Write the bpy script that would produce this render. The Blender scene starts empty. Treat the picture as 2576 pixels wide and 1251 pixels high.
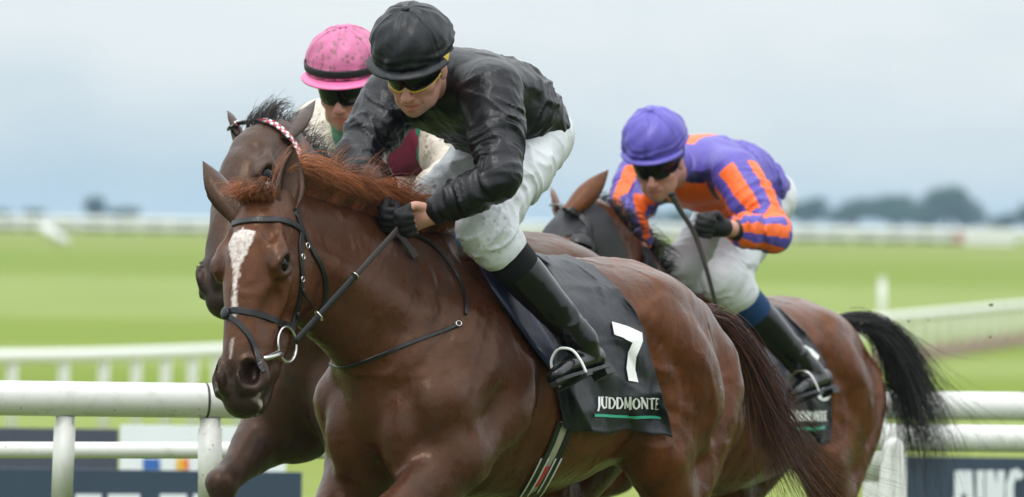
import bpy, bmesh, math, random
import numpy as np
from mathutils import Matrix, Vector
from mathutils.bvhtree import BVHTree
random.seed(7); RNG = np.random.default_rng(11)
scene = bpy.context.scene
C = scene.collection
# ------------------------------------------------------------------ camera
CAM_H = 1.65
LENS = 400.0
FU = 2576.0 * LENS / 36.0            # photo units: the 2576 x 1251 view of the photograph
PITCH, ROLL = 0.00225, 0.0136
FOCUS = 32.35
cf = np.array([0, math.cos(PITCH), -math.sin(PITCH)])
r0 = np.array([1.0, 0, 0]); u0 = np.cross(r0, cf)
cr = math.cos(ROLL) * r0 + math.sin(ROLL) * u0
cu = -math.sin(ROLL) * r0 + math.cos(ROLL) * u0
CAMP = np.array([0, 0, CAM_H])
cam = bpy.data.cameras.new('camera'); camo = bpy.data.objects.new('camera', cam); C.objects.link(camo)
camo.matrix_world = Matrix(((cr[0], cu[0], -cf[0], 0), (cr[1], cu[1], -cf[1], 0), (cr[2], cu[2], -cf[2], CAM_H), (0, 0, 0, 1)))
cam.sensor_width = 36; cam.lens = LENS; cam.clip_start = 0.5; cam.clip_end = 30000
cam.dof.use_dof = True; cam.dof.focus_distance = FOCUS; cam.dof.aperture_fstop = LENS / 1000 / 0.045
scene.camera = camo
def W(u, v, D):
    return CAMP + D * (cf + (u - 1288) / FU * cr - (v - 625.5) / FU * cu)
def ray(u, v):
    d = cf + (u - 1288) / FU * cr - (v - 625.5) / FU * cu
    return d / np.linalg.norm(d)
def pix(p):
    q = np.asarray(p, float) - CAMP
    D = q @ cf
    return 1288 + FU * (q @ cr) / D, 625.5 - FU * (q @ cu) / D, D
# ------------------------------------------------------------------ sky and sun (overcast)
wd = bpy.data.worlds.new('World'); scene.world = wd; wd.use_nodes = True
nt = wd.node_tree; nt.nodes.clear()
def N(nt, typ, **kw):
    n = nt.nodes.new(typ)
    for k, v in kw.items():
        if k.startswith('i_'):
            key = k[2:]
            key = int(key) if key.isdigit() else key.replace('_', ' ')
            n.inputs[key].default_value = v
        else:
            setattr(n, k, v)
    return n
def ramp(nt, fac, stops, interp='LINEAR'):
    n = nt.nodes.new('ShaderNodeValToRGB'); cr_ = n.color_ramp; cr_.interpolation = interp
    while len(cr_.elements) < len(stops): cr_.elements.new(0.5)
    for e, (p, c) in zip(cr_.elements, stops):
        e.position = p; e.color = (c[0], c[1], c[2], 1) if hasattr(c, '__len__') else (c, c, c, 1)
    if fac is not None: nt.links.new(fac, n.inputs[0])
    return n
SUN_EL, SUN_AZ = math.radians(58), math.radians(205)   # azimuth from +Y, clockwise
sky = N(nt, 'ShaderNodeTexSky', sky_type='NISHITA', sun_disc=False, sun_elevation=SUN_EL, sun_rotation=SUN_AZ)
geo = N(nt, 'ShaderNodeNewGeometry')
sep = N(nt, 'ShaderNodeSeparateXYZ'); nt.links.new(geo.outputs['Incoming'], sep.inputs[0])
neg = N(nt, 'ShaderNodeMath', operation='MULTIPLY'); neg.inputs[1].default_value = -1.0; nt.links.new(sep.outputs[2], neg.inputs[0])
mp = N(nt, 'ShaderNodeMapping'); mp.inputs['Scale'].default_value = (34, 34, 95); nt.links.new(geo.outputs['Incoming'], mp.inputs[0])
cl = N(nt, 'ShaderNodeTexNoise', i_Scale=1.0, i_Detail=3.0, i_Roughness=0.5); nt.links.new(mp.outputs[0], cl.inputs['Vector'])
cl2 = N(nt, 'ShaderNodeTexNoise', i_Scale=2.2, i_Detail=3.0, i_Roughness=0.5)
nt.links.new(geo.outputs['Incoming'], cl2.inputs['Vector'])
wob = N(nt, 'ShaderNodeMath', operation='MULTIPLY_ADD'); wob.inputs[1].default_value = 0.034; wob.inputs[2].default_value = -0.017
nt.links.new(cl.outputs[0], wob.inputs[0])
el = N(nt, 'ShaderNodeMath', operation='ADD'); nt.links.new(neg.outputs[0], el.inputs[0]); nt.links.new(wob.outputs[0], el.inputs[1])
sc = N(nt, 'ShaderNodeMapRange'); sc.inputs['From Min'].default_value = -0.004; sc.inputs['From Max'].default_value = 0.036
nt.links.new(el.outputs[0], sc.inputs['Value'])
overcast = ramp(nt, sc.outputs[0], [(0.0, (0.52, 0.655, 0.745)), (0.16, (0.60, 0.715, 0.785)), (0.34, (0.70, 0.785, 0.83)), (0.58, (0.79, 0.85, 0.88)), (1.0, (0.84, 0.88, 0.895))])
mixs = N(nt, 'ShaderNodeMixRGB', blend_type='MIX'); mixs.inputs[0].default_value = 0.93
skm = N(nt, 'ShaderNodeMixRGB', blend_type='MULTIPLY'); skm.inputs[0].default_value = 1.0; skm.inputs[2].default_value = (0.1, 0.1, 0.1, 1)
nt.links.new(sky.outputs[0], skm.inputs[1]); nt.links.new(skm.outputs[0], mixs.inputs[1]); nt.links.new(overcast.outputs[0], mixs.inputs[2])
bg = N(nt, 'ShaderNodeBackground', i_Strength=1.0); nt.links.new(mixs.outputs[0], bg.inputs[0])
zen = N(nt, 'ShaderNodeMath', operation='MULTIPLY_ADD'); zen.inputs[1].default_value = 2.0; zen.inputs[2].default_value = 1.0    # an overcast sky brightens towards the zenith
zc = N(nt, 'ShaderNodeMath', operation='MAXIMUM'); zc.inputs[1].default_value = 0.0; nt.links.new(neg.outputs[0], zc.inputs[0])
nt.links.new(zc.outputs[0], zen.inputs[0]); nt.links.new(zen.outputs[0], bg.inputs['Strength'])
wo = N(nt, 'ShaderNodeOutputWorld'); nt.links.new(bg.outputs[0], wo.inputs[0])
sun = bpy.data.lights.new('sun', 'SUN'); sun.energy = 1.0; sun.angle = math.radians(14); sun.color = (1.0, 0.97, 0.92)
suno = bpy.data.objects.new('sun', sun); C.objects.link(suno)
sd_ = Vector((math.sin(SUN_AZ) * math.cos(SUN_EL), math.cos(SUN_AZ) * math.cos(SUN_EL), math.sin(SUN_EL)))
suno.rotation_euler = sd_.to_track_quat('Z', 'Y').to_euler(); suno.location = (0, 30, 20)
vs = scene.view_settings; vs.view_transform = 'Standard'; vs.look = 'None'; vs.exposure = 0.05; vs.gamma = 1.0; vs.use_curve_mapping = False
scene.cycles.max_bounces = 6
# ------------------------------------------------------------------ scene helpers
def tag(o, label=None, cat=None, group=None, kind=None):
    if label: o['label'] = label
    if cat: o['category'] = cat
    if group: o['group'] = group
    if kind: o['kind'] = kind
    return o
def empty(name, loc, label=None, cat=None, group=None):
    o = bpy.data.objects.new(name, None); C.objects.link(o); o.location = tuple(float(x) for x in loc); o.empty_display_size = 0.1
    return tag(o, label, cat, group)
def wloc(o):
    l = np.array(o.location, float)
    return l + wloc(o.parent) if o.parent else l
def mobj(name, verts, faces, mat, parent=None, smooth=True, at=None):
    """mesh object from world-space vertices (all objects unrotated; origin at `at`)"""
    verts = np.asarray(verts, np.float64).reshape(-1, 3)
    org = np.zeros(3) if at is None else np.asarray(at, float)
    base = wloc(parent) if parent is not None else np.zeros(3)
    if at is None: org = base.copy() if parent is not None else (verts.mean(0) if len(verts) else org)
    me = bpy.data.meshes.new(name)
    v = verts - org
    if isinstance(faces, np.ndarray) and faces.ndim == 2:
        n = faces.shape[1]
        me.vertices.add(len(v)); me.vertices.foreach_set('co', v.astype(np.float32).ravel())
        me.loops.add(faces.size); me.loops.foreach_set('vertex_index', faces.astype(np.int32).ravel())
        me.polygons.add(len(faces)); me.polygons.foreach_set('loop_start', np.arange(0, faces.size, n, dtype=np.int32))
        me.polygons.foreach_set('loop_total', np.full(len(faces), n, np.int32)); me.update(calc_edges=True)
    else:
        me.from_pydata([tuple(x) for x in v], [], [tuple(int(i) for i in f) for f in faces]); me.update()
    if smooth: me.polygons.foreach_set('use_smooth', np.ones(len(me.polygons), bool))
    if mat is not None:
        for m in (mat if isinstance(mat, (list, tuple)) else [mat]): me.materials.append(m)
    o = bpy.data.objects.new(name, me); C.objects.link(o)
    if parent is not None: o.parent = parent
    o.location = tuple(org - base)
    return o
def vattr(o, name, vals):
    a = o.data.attributes.new(name, 'FLOAT', 'POINT'); a.data.foreach_set('value', np.asarray(vals, np.float32))
def nrm(v): 
    v = np.asarray(v, float); return v / (np.linalg.norm(v) + 1e-12)
def catmull(P, n):
    P = np.asarray(P, float); out = []
    Q = np.vstack([2 * P[0] - P[1], P, 2 * P[-1] - P[-2]])
    for i in range(len(P) - 1):
        p0, p1, p2, p3 = Q[i:i + 4]
        for j in range(n):
            t = j / n
            out.append(0.5 * ((2 * p1) + (-p0 + p2) * t + (2 * p0 - 5 * p1 + 4 * p2 - p3) * t * t + (-p0 + 3 * p1 - 3 * p2 + p3) * t ** 3))
    out.append(P[-1]); return np.array(out)
# ------------------------------------------------------------------ numpy noise
def hash3(i, j, k, s=0):
    h = (i.astype(np.int64) * 374761393 + j.astype(np.int64) * 668265263 + k.astype(np.int64) * 2147483647 + s * 1274126177) & 0xffffffff
    h = ((h ^ (h >> 13)) * 1274126177) & 0xffffffff
    h = h ^ (h >> 16)
    return (h & 0xffff).astype(np.float32) / 32767.5 - 1.0
def vnoise(p, s=0):
    p = np.asarray(p, np.float32); f = np.floor(p); t = p - f; t = t * t * (3 - 2 * t); i = f.astype(np.int64)
    r = 0
    for dx in (0, 1):
        for dy in (0, 1):
            for dz in (0, 1):
                w = (t[:, 0] if dx else 1 - t[:, 0]) * (t[:, 1] if dy else 1 - t[:, 1]) * (t[:, 2] if dz else 1 - t[:, 2])
                r = r + w * hash3(i[:, 0] + dx, i[:, 1] + dy, i[:, 2] + dz, s)
    return r
# ------------------------------------------------------------------ signed-distance modeller
class SDF:
    def __init__(self): self.ops = []; self.M = np.eye(3); self.o = np.zeros(3)
    def frame(self, M=None, o=None):
        self.M = np.eye(3) if M is None else np.asarray(M, float); self.o = np.zeros(3) if o is None else np.asarray(o, float)
    def P(self, p): return self.o + np.asarray(p, float) @ self.M       # rows of M = axes
    def D(self, d): return np.asarray(d, float) @ self.M
    def ell(self, c, r, R=None, k=0.03, sub=False):
        A = np.eye(3) if R is None else np.asarray(R, float)
        A = np.array([self.D(nrm(a)) for a in A]); c = self.P(c); r = np.broadcast_to(np.asarray(r, float), (3,)) * np.linalg.norm(A, axis=1); A = A / np.linalg.norm(A, axis=1)[:, None]
        m = r.max(); self.ops.append(('e', c - m, c + m, k, sub, (c, A, r)))
        return self
    def chain(self, pts, rw, rh=None, side=(0, 1, 0), k=0.03, sub=False, n=3):
        t0 = nrm(np.asarray(pts[-1], float) - np.asarray(pts[0], float)); sn = nrm(side); sw = np.linalg.norm(self.D(sn)); sh = np.linalg.norm(self.D(nrm(np.cross(t0, sn) + 1e-9)))
        pts = np.array([self.P(p) for p in pts]); rw = np.broadcast_to(np.asarray(rw, float), (len(pts),)); rh = rw if rh is None else np.broadcast_to(np.asarray(rh, float), (len(pts),))
        rw = rw * sw; rh = rh * sh
        if n > 1 and len(pts) > 2:
            q = catmull(np.hstack([pts, rw[:, None], rh[:, None]]), n); pts, rw, rh = q[:, :3], np.maximum(q[:, 3], .002), np.maximum(q[:, 4], .002)
        sd = np.asarray(side, float); sd = self.D(sd)
        m = max(rw.max(), rh.max())
        self.ops.append(('c', pts.min(0) - m, pts.max(0) + m, k, sub, (pts, rw.copy(), rh.copy(), sd)))
        return self
    def cap(self, a, b, ra, rb=None, k=0.03, sub=False): return self.chain([a, b], [ra, ra if rb is None else rb], k=k, sub=sub, n=1)
    @staticmethod
    def _ell(p, a):
        c, A, r = a; d = p - c.astype(np.float32); q = (d @ A.T.astype(np.float32)) / r.astype(np.float32)
        f = np.sqrt((q * q).sum(1)) + 1e-6; L = np.sqrt((d * d).sum(1)) + 1e-7
        return np.where(f < 1e-3, -r.min(), L * (1 - 1 / f)).astype(np.float32)
    @staticmethod
    def _chain(p, a):
        pts, rw, rh, sd = a; out = np.full(len(p), 9.0, np.float32)
        for i in range(len(pts) - 1):
            A, B = pts[i].astype(np.float32), pts[i + 1].astype(np.float32); ab = B - A; L2 = float(ab @ ab) + 1e-12; tdir = ab / math.sqrt(L2)
            t = np.clip(((p - A) @ ab) / L2, 0, 1); d = p - A - t[:, None] * ab
            w = rw[i] + (rw[i + 1] - rw[i]) * t; h = rh[i] + (rh[i + 1] - rh[i]) * t
            s = sd - tdir * (sd @ tdir); s = nrm(s).astype(np.float32); u = np.cross(tdir, s).astype(np.float32)
            ds, du, dt = d @ s, d @ u, d @ tdir
            L = np.sqrt(ds * ds + du * du + dt * dt) + 1e-7
            f = np.sqrt((ds / w) ** 2 + (du / h) ** 2 + (dt / np.minimum(w, h)) ** 2) + 1e-6
            np.minimum(out, L * (1 - 1 / f), out=out)
        return out
    def ev(self, p, margin):
        d = np.full(len(p), 1.0, np.float32); p0, p1 = p.min(0), p.max(0)
        for typ, lo, hi, k, sub, a in self.ops:
            m = margin + k
            if (p0 > hi + m).any() or (p1 < lo - m).any(): continue
            ix = np.nonzero(((p > (lo - m).astype(np.float32)) & (p < (hi + m).astype(np.float32))).all(1))[0]
            if not len(ix): continue
            b = (self._ell if typ == 'e' else self._chain)(p[ix], a); c = d[ix]
            if sub: c, b = -c, b
            h = np.maximum(k - np.abs(c - b), 0) / k
            r = np.minimum(c, b) - h * h * (k * 0.25)
            d[ix] = -r if sub else r
        return d
    def mesh(self, h=0.008, disp=None, lo=None, hi=None):
        adds = [o for o in self.ops if not o[4]]
        lo = np.min([o[1] for o in adds], 0) - 0.03 if lo is None else np.asarray(lo); hi = np.max([o[2] for o in adds], 0) + 0.03 if hi is None else np.asarray(hi)
        B = 8; nb = np.ceil((hi - lo) / (h * B)).astype(int)
        g = np.stack(np.meshgrid(*[np.arange(n) for n in nb], indexing='ij'), -1).reshape(-1, 3)
        cc = (lo + (g + 0.5) * B * h - 0.5 * h).astype(np.float32)
        hd = B * h * 0.87
        cs = self.ev(cc, hd * 3.0 + 0.05)
        act = np.abs(cs) < hd * 1.9 + 0.012
        vol = np.repeat(np.repeat(np.repeat(np.where(cs < 0, -1, 1).astype(np.float32).reshape(nb), B, 0), B, 1), B, 2)
        ga = g[act]; s2 = np.array([(i, j, k) for i in (0, 1) for j in (0, 1) for k in (0, 1)])
        gs = (ga[:, None, :] * 2 + s2[None]).reshape(-1, 3); b4 = 4; l4 = np.stack(np.meshgrid(*[np.arange(b4)] * 3, indexing='ij'), -1).reshape(-1, 3)
        c4 = (lo + (gs * b4 + 1.5) * h).astype(np.float32); v4 = np.concatenate([self.ev(c4[i:i + 20000], hd * 1.2 + .03) for i in range(0, len(c4), 20000)])
        fl = (gs[:, None, :] * b4 + l4[None]); vol[fl[..., 0], fl[..., 1], fl[..., 2]] = np.where(v4 < 0, -1, 1)[:, None]
        ga = gs[np.abs(v4) < hd * .5 * 1.6 + .006 + (0 if disp is None else .012)]
        for s in range(0, len(ga), 600):
            gi = (ga[s:s + 600, None, :] * b4 + l4[None]).reshape(-1, 3)
            pp = (lo + gi * h).astype(np.float32); sd = self.ev(pp, h * 3 + 0.012)
            if disp is not None:
                near = np.abs(sd) < 0.03
                if near.any(): sd[near] += disp(pp[near])
            vol[gi[:, 0], gi[:, 1], gi[:, 2]] = sd
        ins = vol < 0
        a = ins.astype(np.int8)
        sm = a[:-1] + a[1:]; sm = sm[:, :-1] + sm[:, 1:]; sm = sm[:, :, :-1] + sm[:, :, 1:]
        cells = np.argwhere((sm > 0) & (sm < 8)); del sm, a
        idx = np.full(np.array(vol.shape) - 1, -1, np.int32); idx[cells[:, 0], cells[:, 1], cells[:, 2]] = np.arange(len(cells))
        cor = [(i, j, k) for i in (0, 1) for j in (0, 1) for k in (0, 1)]
        val = np.stack([vol[cells[:, 0] + i, cells[:, 1] + j, cells[:, 2] + k] for i, j, k in cor], 1)
        acc = np.zeros((len(cells), 3), np.float64); cnt = np.zeros(len(cells))
        for x in range(8):
            for y in range(x + 1, 8):
                dlt = np.array(cor[y]) - np.array(cor[x])
                if np.abs(dlt).sum() != 1: continue
                va, vb = val[:, x], val[:, y]; m = (va < 0) != (vb < 0)
                t = np.where(m, va / np.where(m, va - vb, 1), 0)
                acc += m[:, None] * (np.array(cor[x]) + t[:, None] * dlt); cnt += m
        V = lo + (cells + acc / cnt[:, None]) * h
        F = []
        for ax in range(3):
            sl0 = [slice(None)] * 3; sl1 = [slice(None)] * 3; sl0[ax] = slice(0, -1); sl1[ax] = slice(1, None)
            e = np.argwhere(ins[tuple(sl0)] != ins[tuple(sl1)])
            b_, c_ = (ax + 1) % 3, (ax + 2) % 3
            e = e[(e[:, b_] > 0) & (e[:, c_] > 0) & (e[:, b_] < vol.shape[b_] - 1) & (e[:, c_] < vol.shape[c_] - 1)]
            q = []
            for db, dc in ((0, 0), (-1, 0), (-1, -1), (0, -1)):
                z = e.copy(); z[:, b_] += db; z[:, c_] += dc; q.append(idx[z[:, 0], z[:, 1], z[:, 2]])
            q = np.stack(q, 1); flip = ~ins[e[:, 0], e[:, 1], e[:, 2]]
            q[flip] = q[flip][:, ::-1]; F.append(q)
        F = np.vstack(F); F = F[(F >= 0).all(1)]
        return V, F
def vnormals(V, F):
    n = np.zeros_like(V); a = np.cross(V[F[:, 2]] - V[F[:, 0]], V[F[:, 3 if F.shape[1] > 3 else 1]] - V[F[:, 1 if F.shape[1] > 3 else 0]])
    for j in range(F.shape[1]): np.add.at(n, F[:, j], a)
    return n / (np.linalg.norm(n, axis=1)[:, None] + 1e-12)
def bvh(V, F): return BVHTree.FromPolygons([tuple(x) for x in V.tolist()], F.tolist())
def hit(tree, u, v, off=0.0):
    """point of a surface seen at photo position (u, v)"""
    d = ray(u, v); h = tree.ray_cast(Vector(CAMP + d * 25), Vector(d))
    if h[0] is None: return None, None
    p, n = np.array(h[0]), np.array(h[1])
    if n @ d > 0: n = -n
    return p + n * off, n
def near(tree, p):
    h = tree.find_nearest(Vector(p)); return np.array(h[0]), np.array(h[1])
# ------------------------------------------------------------------ swept shapes
class MB:
    def __init__(self): self.v = []; self.f = []
    def add(self, V, F):
        b = len(self.v); self.v.extend([tuple(map(float, x)) for x in V]); self.f.extend([tuple(int(i) + b for i in f) for f in F]); return self
    def tube(self, P, r, n=8, cap=True, flat=None):
        P = np.asarray(P, float); r = np.broadcast_to(np.asarray(r, float), (len(P),)); T = np.gradient(P, axis=0); T /= (np.linalg.norm(T, axis=1)[:, None] + 1e-12)
        up = np.array([0, 0, 1.0]) if abs(T[0][2]) < 0.9 else np.array([1.0, 0, 0]); s = nrm(np.cross(T[0], up)); V = []
        for i in range(len(P)):
            s = nrm(s - T[i] * (s @ T[i])); w = np.cross(T[i], s)
            for j in range(n):
                a = 2 * math.pi * j / n; V.append(P[i] + r[i] * (math.cos(a) * s + math.sin(a) * w))
        F = [(i * n + j, i * n + (j + 1) % n, (i + 1) * n + (j + 1) % n, (i + 1) * n + j) for i in range(len(P) - 1) for j in range(n)]
        if cap: F += [tuple(range(n))[::-1], tuple((len(P) - 1) * n + j for j in range(n))]
        return self.add(V, F)
    def strap(self, P, Nn, width, th, closed=False):
        """flat band along P lying on a surface with normals Nn"""
        P = np.asarray(P, float); Nn = np.asarray(Nn, float); width = np.broadcast_to(np.asarray(width, float), (len(P),))
        T = np.gradient(P, axis=0)
        if closed: T[0] = T[-1] = P[1] - P[-2]
        V = []
        for i in range(len(P)):
            t = nrm(T[i]); n = nrm(Nn[i] - t * (Nn[i] @ t)); s = np.cross(t, n) * width[i] / 2
            b = s * 0.78
            for q in (-s - n * th * .2, -s + n * th * .6, -b + n * th, b + n * th, s + n * th * .6, s - n * th * .2): V.append(P[i] + q)
        m = 6; F = [(i * m + j, i * m + (j + 1) % m, (i + 1) * m + (j + 1) % m, (i + 1) * m + j) for i in range(len(P) - 1) for j in range(m)]
        if not closed: F += [tuple(range(m))[::-1], tuple((len(P) - 1) * m + j for j in range(m))]
        return self.add(V, F)
    def box(self, c, sx, sy, sz, A=None):
        A = np.eye(3) if A is None else np.asarray(A); c = np.asarray(c, float)
        V = [c + (x * sx / 2) * A[0] + (y * sy / 2) * A[1] + (z * sz / 2) * A[2] for x in (-1, 1) for y in (-1, 1) for z in (-1, 1)]
        return self.add(V, [(0, 1, 3, 2), (4, 6, 7, 5), (0, 4, 5, 1), (2, 3, 7, 6), (0, 2, 6, 4), (1, 5, 7, 3)])
    def build(self, name, mat, parent=None, smooth=True, at=None): return mobj(name, self.v, self.f, mat, parent, smooth, at)
def hair(strands, width, mat, name, parent, taper=0.25, sides=3):
    """strands: list of (n,3) polylines -> one mesh of thin tapering tubes"""
    V = []; F = []; b = 0; sh = []
    for S in strands:
        S = np.asarray(S, float); n = len(S); T = np.gradient(S, axis=0); T /= (np.linalg.norm(T, axis=1)[:, None] + 1e-9)
        rd = RNG.normal(size=3); s = np.cross(T, rd); s /= (np.linalg.norm(s, axis=1)[:, None] + 1e-9); w = np.cross(T, s)
        rr = width * RNG.uniform(.6, 1.3) * (1 - (1 - taper) * np.linspace(0, 1, n) ** 1.5)
        for j in range(sides):
            a = 2 * math.pi * j / sides; V.append(S + rr[:, None] * (math.cos(a) * s + math.sin(a) * w))
        i = np.arange(n - 1)
        for j in range(sides):
            j2 = (j + 1) % sides; F.append(np.stack([b + j * n + i, b + j2 * n + i, b + j2 * n + i + 1, b + j * n + i + 1], 1))
        b += n * sides; sh.append(np.full(n * sides, np.clip(.5 + .35 * math.sin(S[0] @ np.array([61., 47., 53.])) + RNG.normal() * .2, 0, 1)))
    o = mobj(name, np.vstack(V), np.vstack(F), mat, parent); vattr(o, 'shade', np.concatenate(sh)); return o
# ------------------------------------------------------------------ materials
def mat_base(name):
    m = bpy.data.materials.new(name); m.use_nodes = True; t = m.node_tree; t.nodes.clear()
    b = t.nodes.new('ShaderNodeBsdfPrincipled'); o = t.nodes.new('ShaderNodeOutputMaterial'); t.links.new(b.outputs[0], o.inputs[0])
    co = t.nodes.new('ShaderNodeTexCoord')
    return m, t, b, co
def noise(t, co, scale, detail=3, rough=.55, stretch=None, out='Object'):
    n = N(t, 'ShaderNodeTexNoise', i_Scale=scale, i_Detail=detail, i_Roughness=rough)
    if stretch is not None:
        mp = N(t, 'ShaderNodeMapping'); mp.inputs['Scale'].default_value = stretch; t.links.new(co.outputs[out], mp.inputs[0]); t.links.new(mp.outputs[0], n.inputs['Vector'])
    else: t.links.new(co.outputs[out], n.inputs['Vector'])
    return n.outputs['Fac']
def mixc(t, f, a, b, mode='MIX'):
    n = N(t, 'ShaderNodeMixRGB', blend_type=mode)
    for i, x in ((0, f), (1, a), (2, b)):
        if hasattr(x, 'is_linked'): t.links.new(x, n.inputs[i])
        elif i == 0: n.inputs[0].default_value = x
        else: n.inputs[i].default_value = (*x, 1)
    return n.outputs[0]
def bump(t, b, h, strength=.2, dist=.01, prev=None):
    n = N(t, 'ShaderNodeBump', i_Strength=strength, i_Distance=dist); t.links.new(h, n.inputs['Height'])
    if prev is not None: t.links.new(prev, n.inputs['Normal'])
    t.links.new(n.outputs[0], b.inputs['Normal']); return n.outputs[0]
def simple(name, col, rough=.5, spec=.5, var=.25, nscale=30, bmp=.1, bdist=.004, metal=0.0, coat=0.0, sheen=0.0):
    m, t, b, co = mat_base(name)
    f = noise(t, co, nscale, 4)
    t.links.new(mixc(t, f, tuple(c * (1 - var) for c in col), tuple(min(1, c * (1 + var)) for c in col)), b.inputs['Base Color'])
    b.inputs['Roughness'].default_value = rough; b.inputs['Specular IOR Level'].default_value = spec; b.inputs['Metallic'].default_value = metal
    b.inputs['Coat Weight'].default_value = coat; b.inputs['Sheen Weight'].default_value = sheen
    if bmp: bump(t, b, f, bmp, bdist)
    return m
def attr(t, name):
    n = t.nodes.new('ShaderNodeAttribute'); n.attribute_name = name; return n.outputs['Fac']
def coat_mat(name, base, light, dark, fore_tone=(.16, .12, .095), fore_amt=.35, point=(.014, .011, .010), rough=.40):
    """horse coat: two browns, darker points (attribute), white marking (attribute), dark grey-brown front tone (attribute) and mud flecks"""
    m, t, b, co = mat_base(name)
    big = noise(t, co, 3.0, 3); mid = noise(t, co, 14, 4); fine = noise(t, co, 160, 3)
    c = mixc(t, ramp(t, big, [(.35, 0), (.65, 1)]).outputs[0], base, light)
    c = mixc(t, ramp(t, mid, [(.3, .6), (.62, 0)]).outputs[0], c, dark)
    st_ = noise(t, co, 60, 3, .6, (1, 1, .22)); c = mixc(t, ramp(t, st_, [(.35, .45), (.6, 0)]).outputs[0], c, tuple(x * .55 for x in base))
    dn = N(t, 'ShaderNodeMath', operation='MULTIPLY'); t.links.new(attr(t, 'fore_tone'), dn.inputs[0]); t.links.new(ramp(t, mid, [(.3, .15), (.7, fore_amt * 2)]).outputs[0], dn.inputs[1])  # mottled dark grey-brown tone, stronger towards the front of the horse
    c = mixc(t, dn.outputs[0], c, fore_tone)
    c = mixc(t, attr(t, 'points'), c, point)
    wn = N(t, 'ShaderNodeMath', operation='MULTIPLY_ADD', use_clamp=True); wn.inputs[1].default_value = 1.0; wn.inputs[2].default_value = 0
    t.links.new(attr(t, 'white'), wn.inputs[0])
    c = mixc(t, wn.outputs[0], c, mixc(t, ramp(t, noise(t, co, 90, 3), [(.35, .55), (.55, 0)]).outputs[0], (.62, .56, .53), (.25, .16, .13)))
    v = N(t, 'ShaderNodeTexVoronoi', i_Scale=75.0); t.links.new(co.outputs['Object'], v.inputs['Vector'])
    sp = N(t, 'ShaderNodeMath', operation='MULTIPLY'); t.links.new(ramp(t, v.outputs['Distance'], [(.06, 1), (.16, 0)]).outputs[0], sp.inputs[0]); t.links.new(ramp(t, noise(t, co, 9, 2), [(.5, 0), (.62, .8)]).outputs[0], sp.inputs[1])
    c = mixc(t, sp.outputs[0], c, (.13, .105, .08))
    t.links.new(c, b.inputs['Base Color'])
    t.links.new(ramp(t, mid, [(.25, rough - .14), (.75, rough + .12)]).outputs[0], b.inputs['Roughness'])
    b.inputs['Specular IOR Level'].default_value = .34; b.inputs['Specular Tint'].default_value = (1.0, .70, .52, 1); b.inputs['Coat Weight'].default_value = .05; b.inputs['Coat Roughness'].default_value = .22
    b0 = bump(t, b, noise(t, co, 11, 4, .6, (1, 1, .6)), .25, .02); b1 = bump(t, b, noise(t, co, 34, 4, .62), .35, .007, b0)
    b2 = bump(t, b, noise(t, co, 260, 2, .6, (1, 1, .35)), .22, .0018, b1)
    return m
def silk_mat(name, col, rough=.35, var=.15, mud=0.0, sheen=.0, spec=.5, wr=.5, mudcol=(.22, .17, .12)):
    m, t, b, co = mat_base(name)
    f = noise(t, co, 8, 4, .6); g = noise(t, co, 34, 4, .62, (1, 1, .55))
    rg_ = N(t, 'ShaderNodeTexNoise', noise_type='RIDGED_MULTIFRACTAL', i_Scale=11.0, i_Detail=3.0, i_Distortion=1.2); t.links.new(co.outputs['Object'], rg_.inputs['Vector'])
    c = mixc(t, f, tuple(x * (1 - var) for x in col), tuple(min(1, x * (1 + var)) for x in col))
    if mud:
        v = N(t, 'ShaderNodeTexVoronoi', i_Scale=52.0); t.links.new(co.outputs['Object'], v.inputs['Vector'])
        a = N(t, 'ShaderNodeMath', operation='MULTIPLY'); t.links.new(ramp(t, v.outputs['Distance'], [(.20, 1), (.42, 0)]).outputs[0], a.inputs[0])
        t.links.new(ramp(t, noise(t, co, 13, 4), [(.62 - .3 * mud, 0), (.70 - .2 * mud, .95)]).outputs[0], a.inputs[1])
        mk = N(t, 'ShaderNodeMath', operation='MULTIPLY'); t.links.new(a.outputs[0], mk.inputs[0]); t.links.new(attr(t, 'mud'), mk.inputs[1])
        c = mixc(t, mk.outputs[0], c, mudcol)
        s2 = N(t, 'ShaderNodeMath', operation='MULTIPLY'); t.links.new(ramp(t, noise(t, co, 22, 5, .7), [(.45, 0), (.75, .8)]).outputs[0], s2.inputs[0]); t.links.new(attr(t, 'mud'), s2.inputs[1])
        c = mixc(t, s2.outputs[0], c, tuple(.5 * x + .5 * y for x, y in zip(mudcol, col)))
    t.links.new(c, b.inputs['Base Color']); b.inputs['Roughness'].default_value = rough; b.inputs['Specular IOR Level'].default_value = spec
    b.inputs['Sheen Weight'].default_value = sheen
    h0 = bump(t, b, rg_.outputs['Fac'], wr, .008); h1 = bump(t, b, g, wr, .005, h0); bump(t, b, noise(t, co, 120, 2), wr * .35, .0015, h1)
    return m
def two_tone(name, attrs, cols, rough=.4, wr=.5, mud=0):
    m = silk_mat(name, cols[0], rough, .08, mud, wr=wr); t = m.node_tree; b = [n for n in t.nodes if n.type == 'BSDF_PRINCIPLED'][0]
    src = b.inputs['Base Color'].links[0].from_socket; c = src
    for a, cc in zip(attrs, cols[1:]):
        c = mixc(t, ramp(t, attr(t, a), [(.45, 0), (.55, 1)]).outputs[0], c, cc)
    t.links.new(c, b.inputs['Base Color']); return m
M = {}
M['coat1'] = coat_mat('chestnut_coat', (.082, .0225, .0062), (.130, .038, .0092), (.022, .0085, .0048), fore_tone=(.030, .019, .0145), fore_amt=.38, rough=.34)
M['coat2'] = coat_mat('dark_bay_coat', (.055, .018, .0065), (.080, .027, .0095), (.016, .008, .0055), fore_tone=(.026, .0185, .0155), fore_amt=.5, rough=.42)
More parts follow.
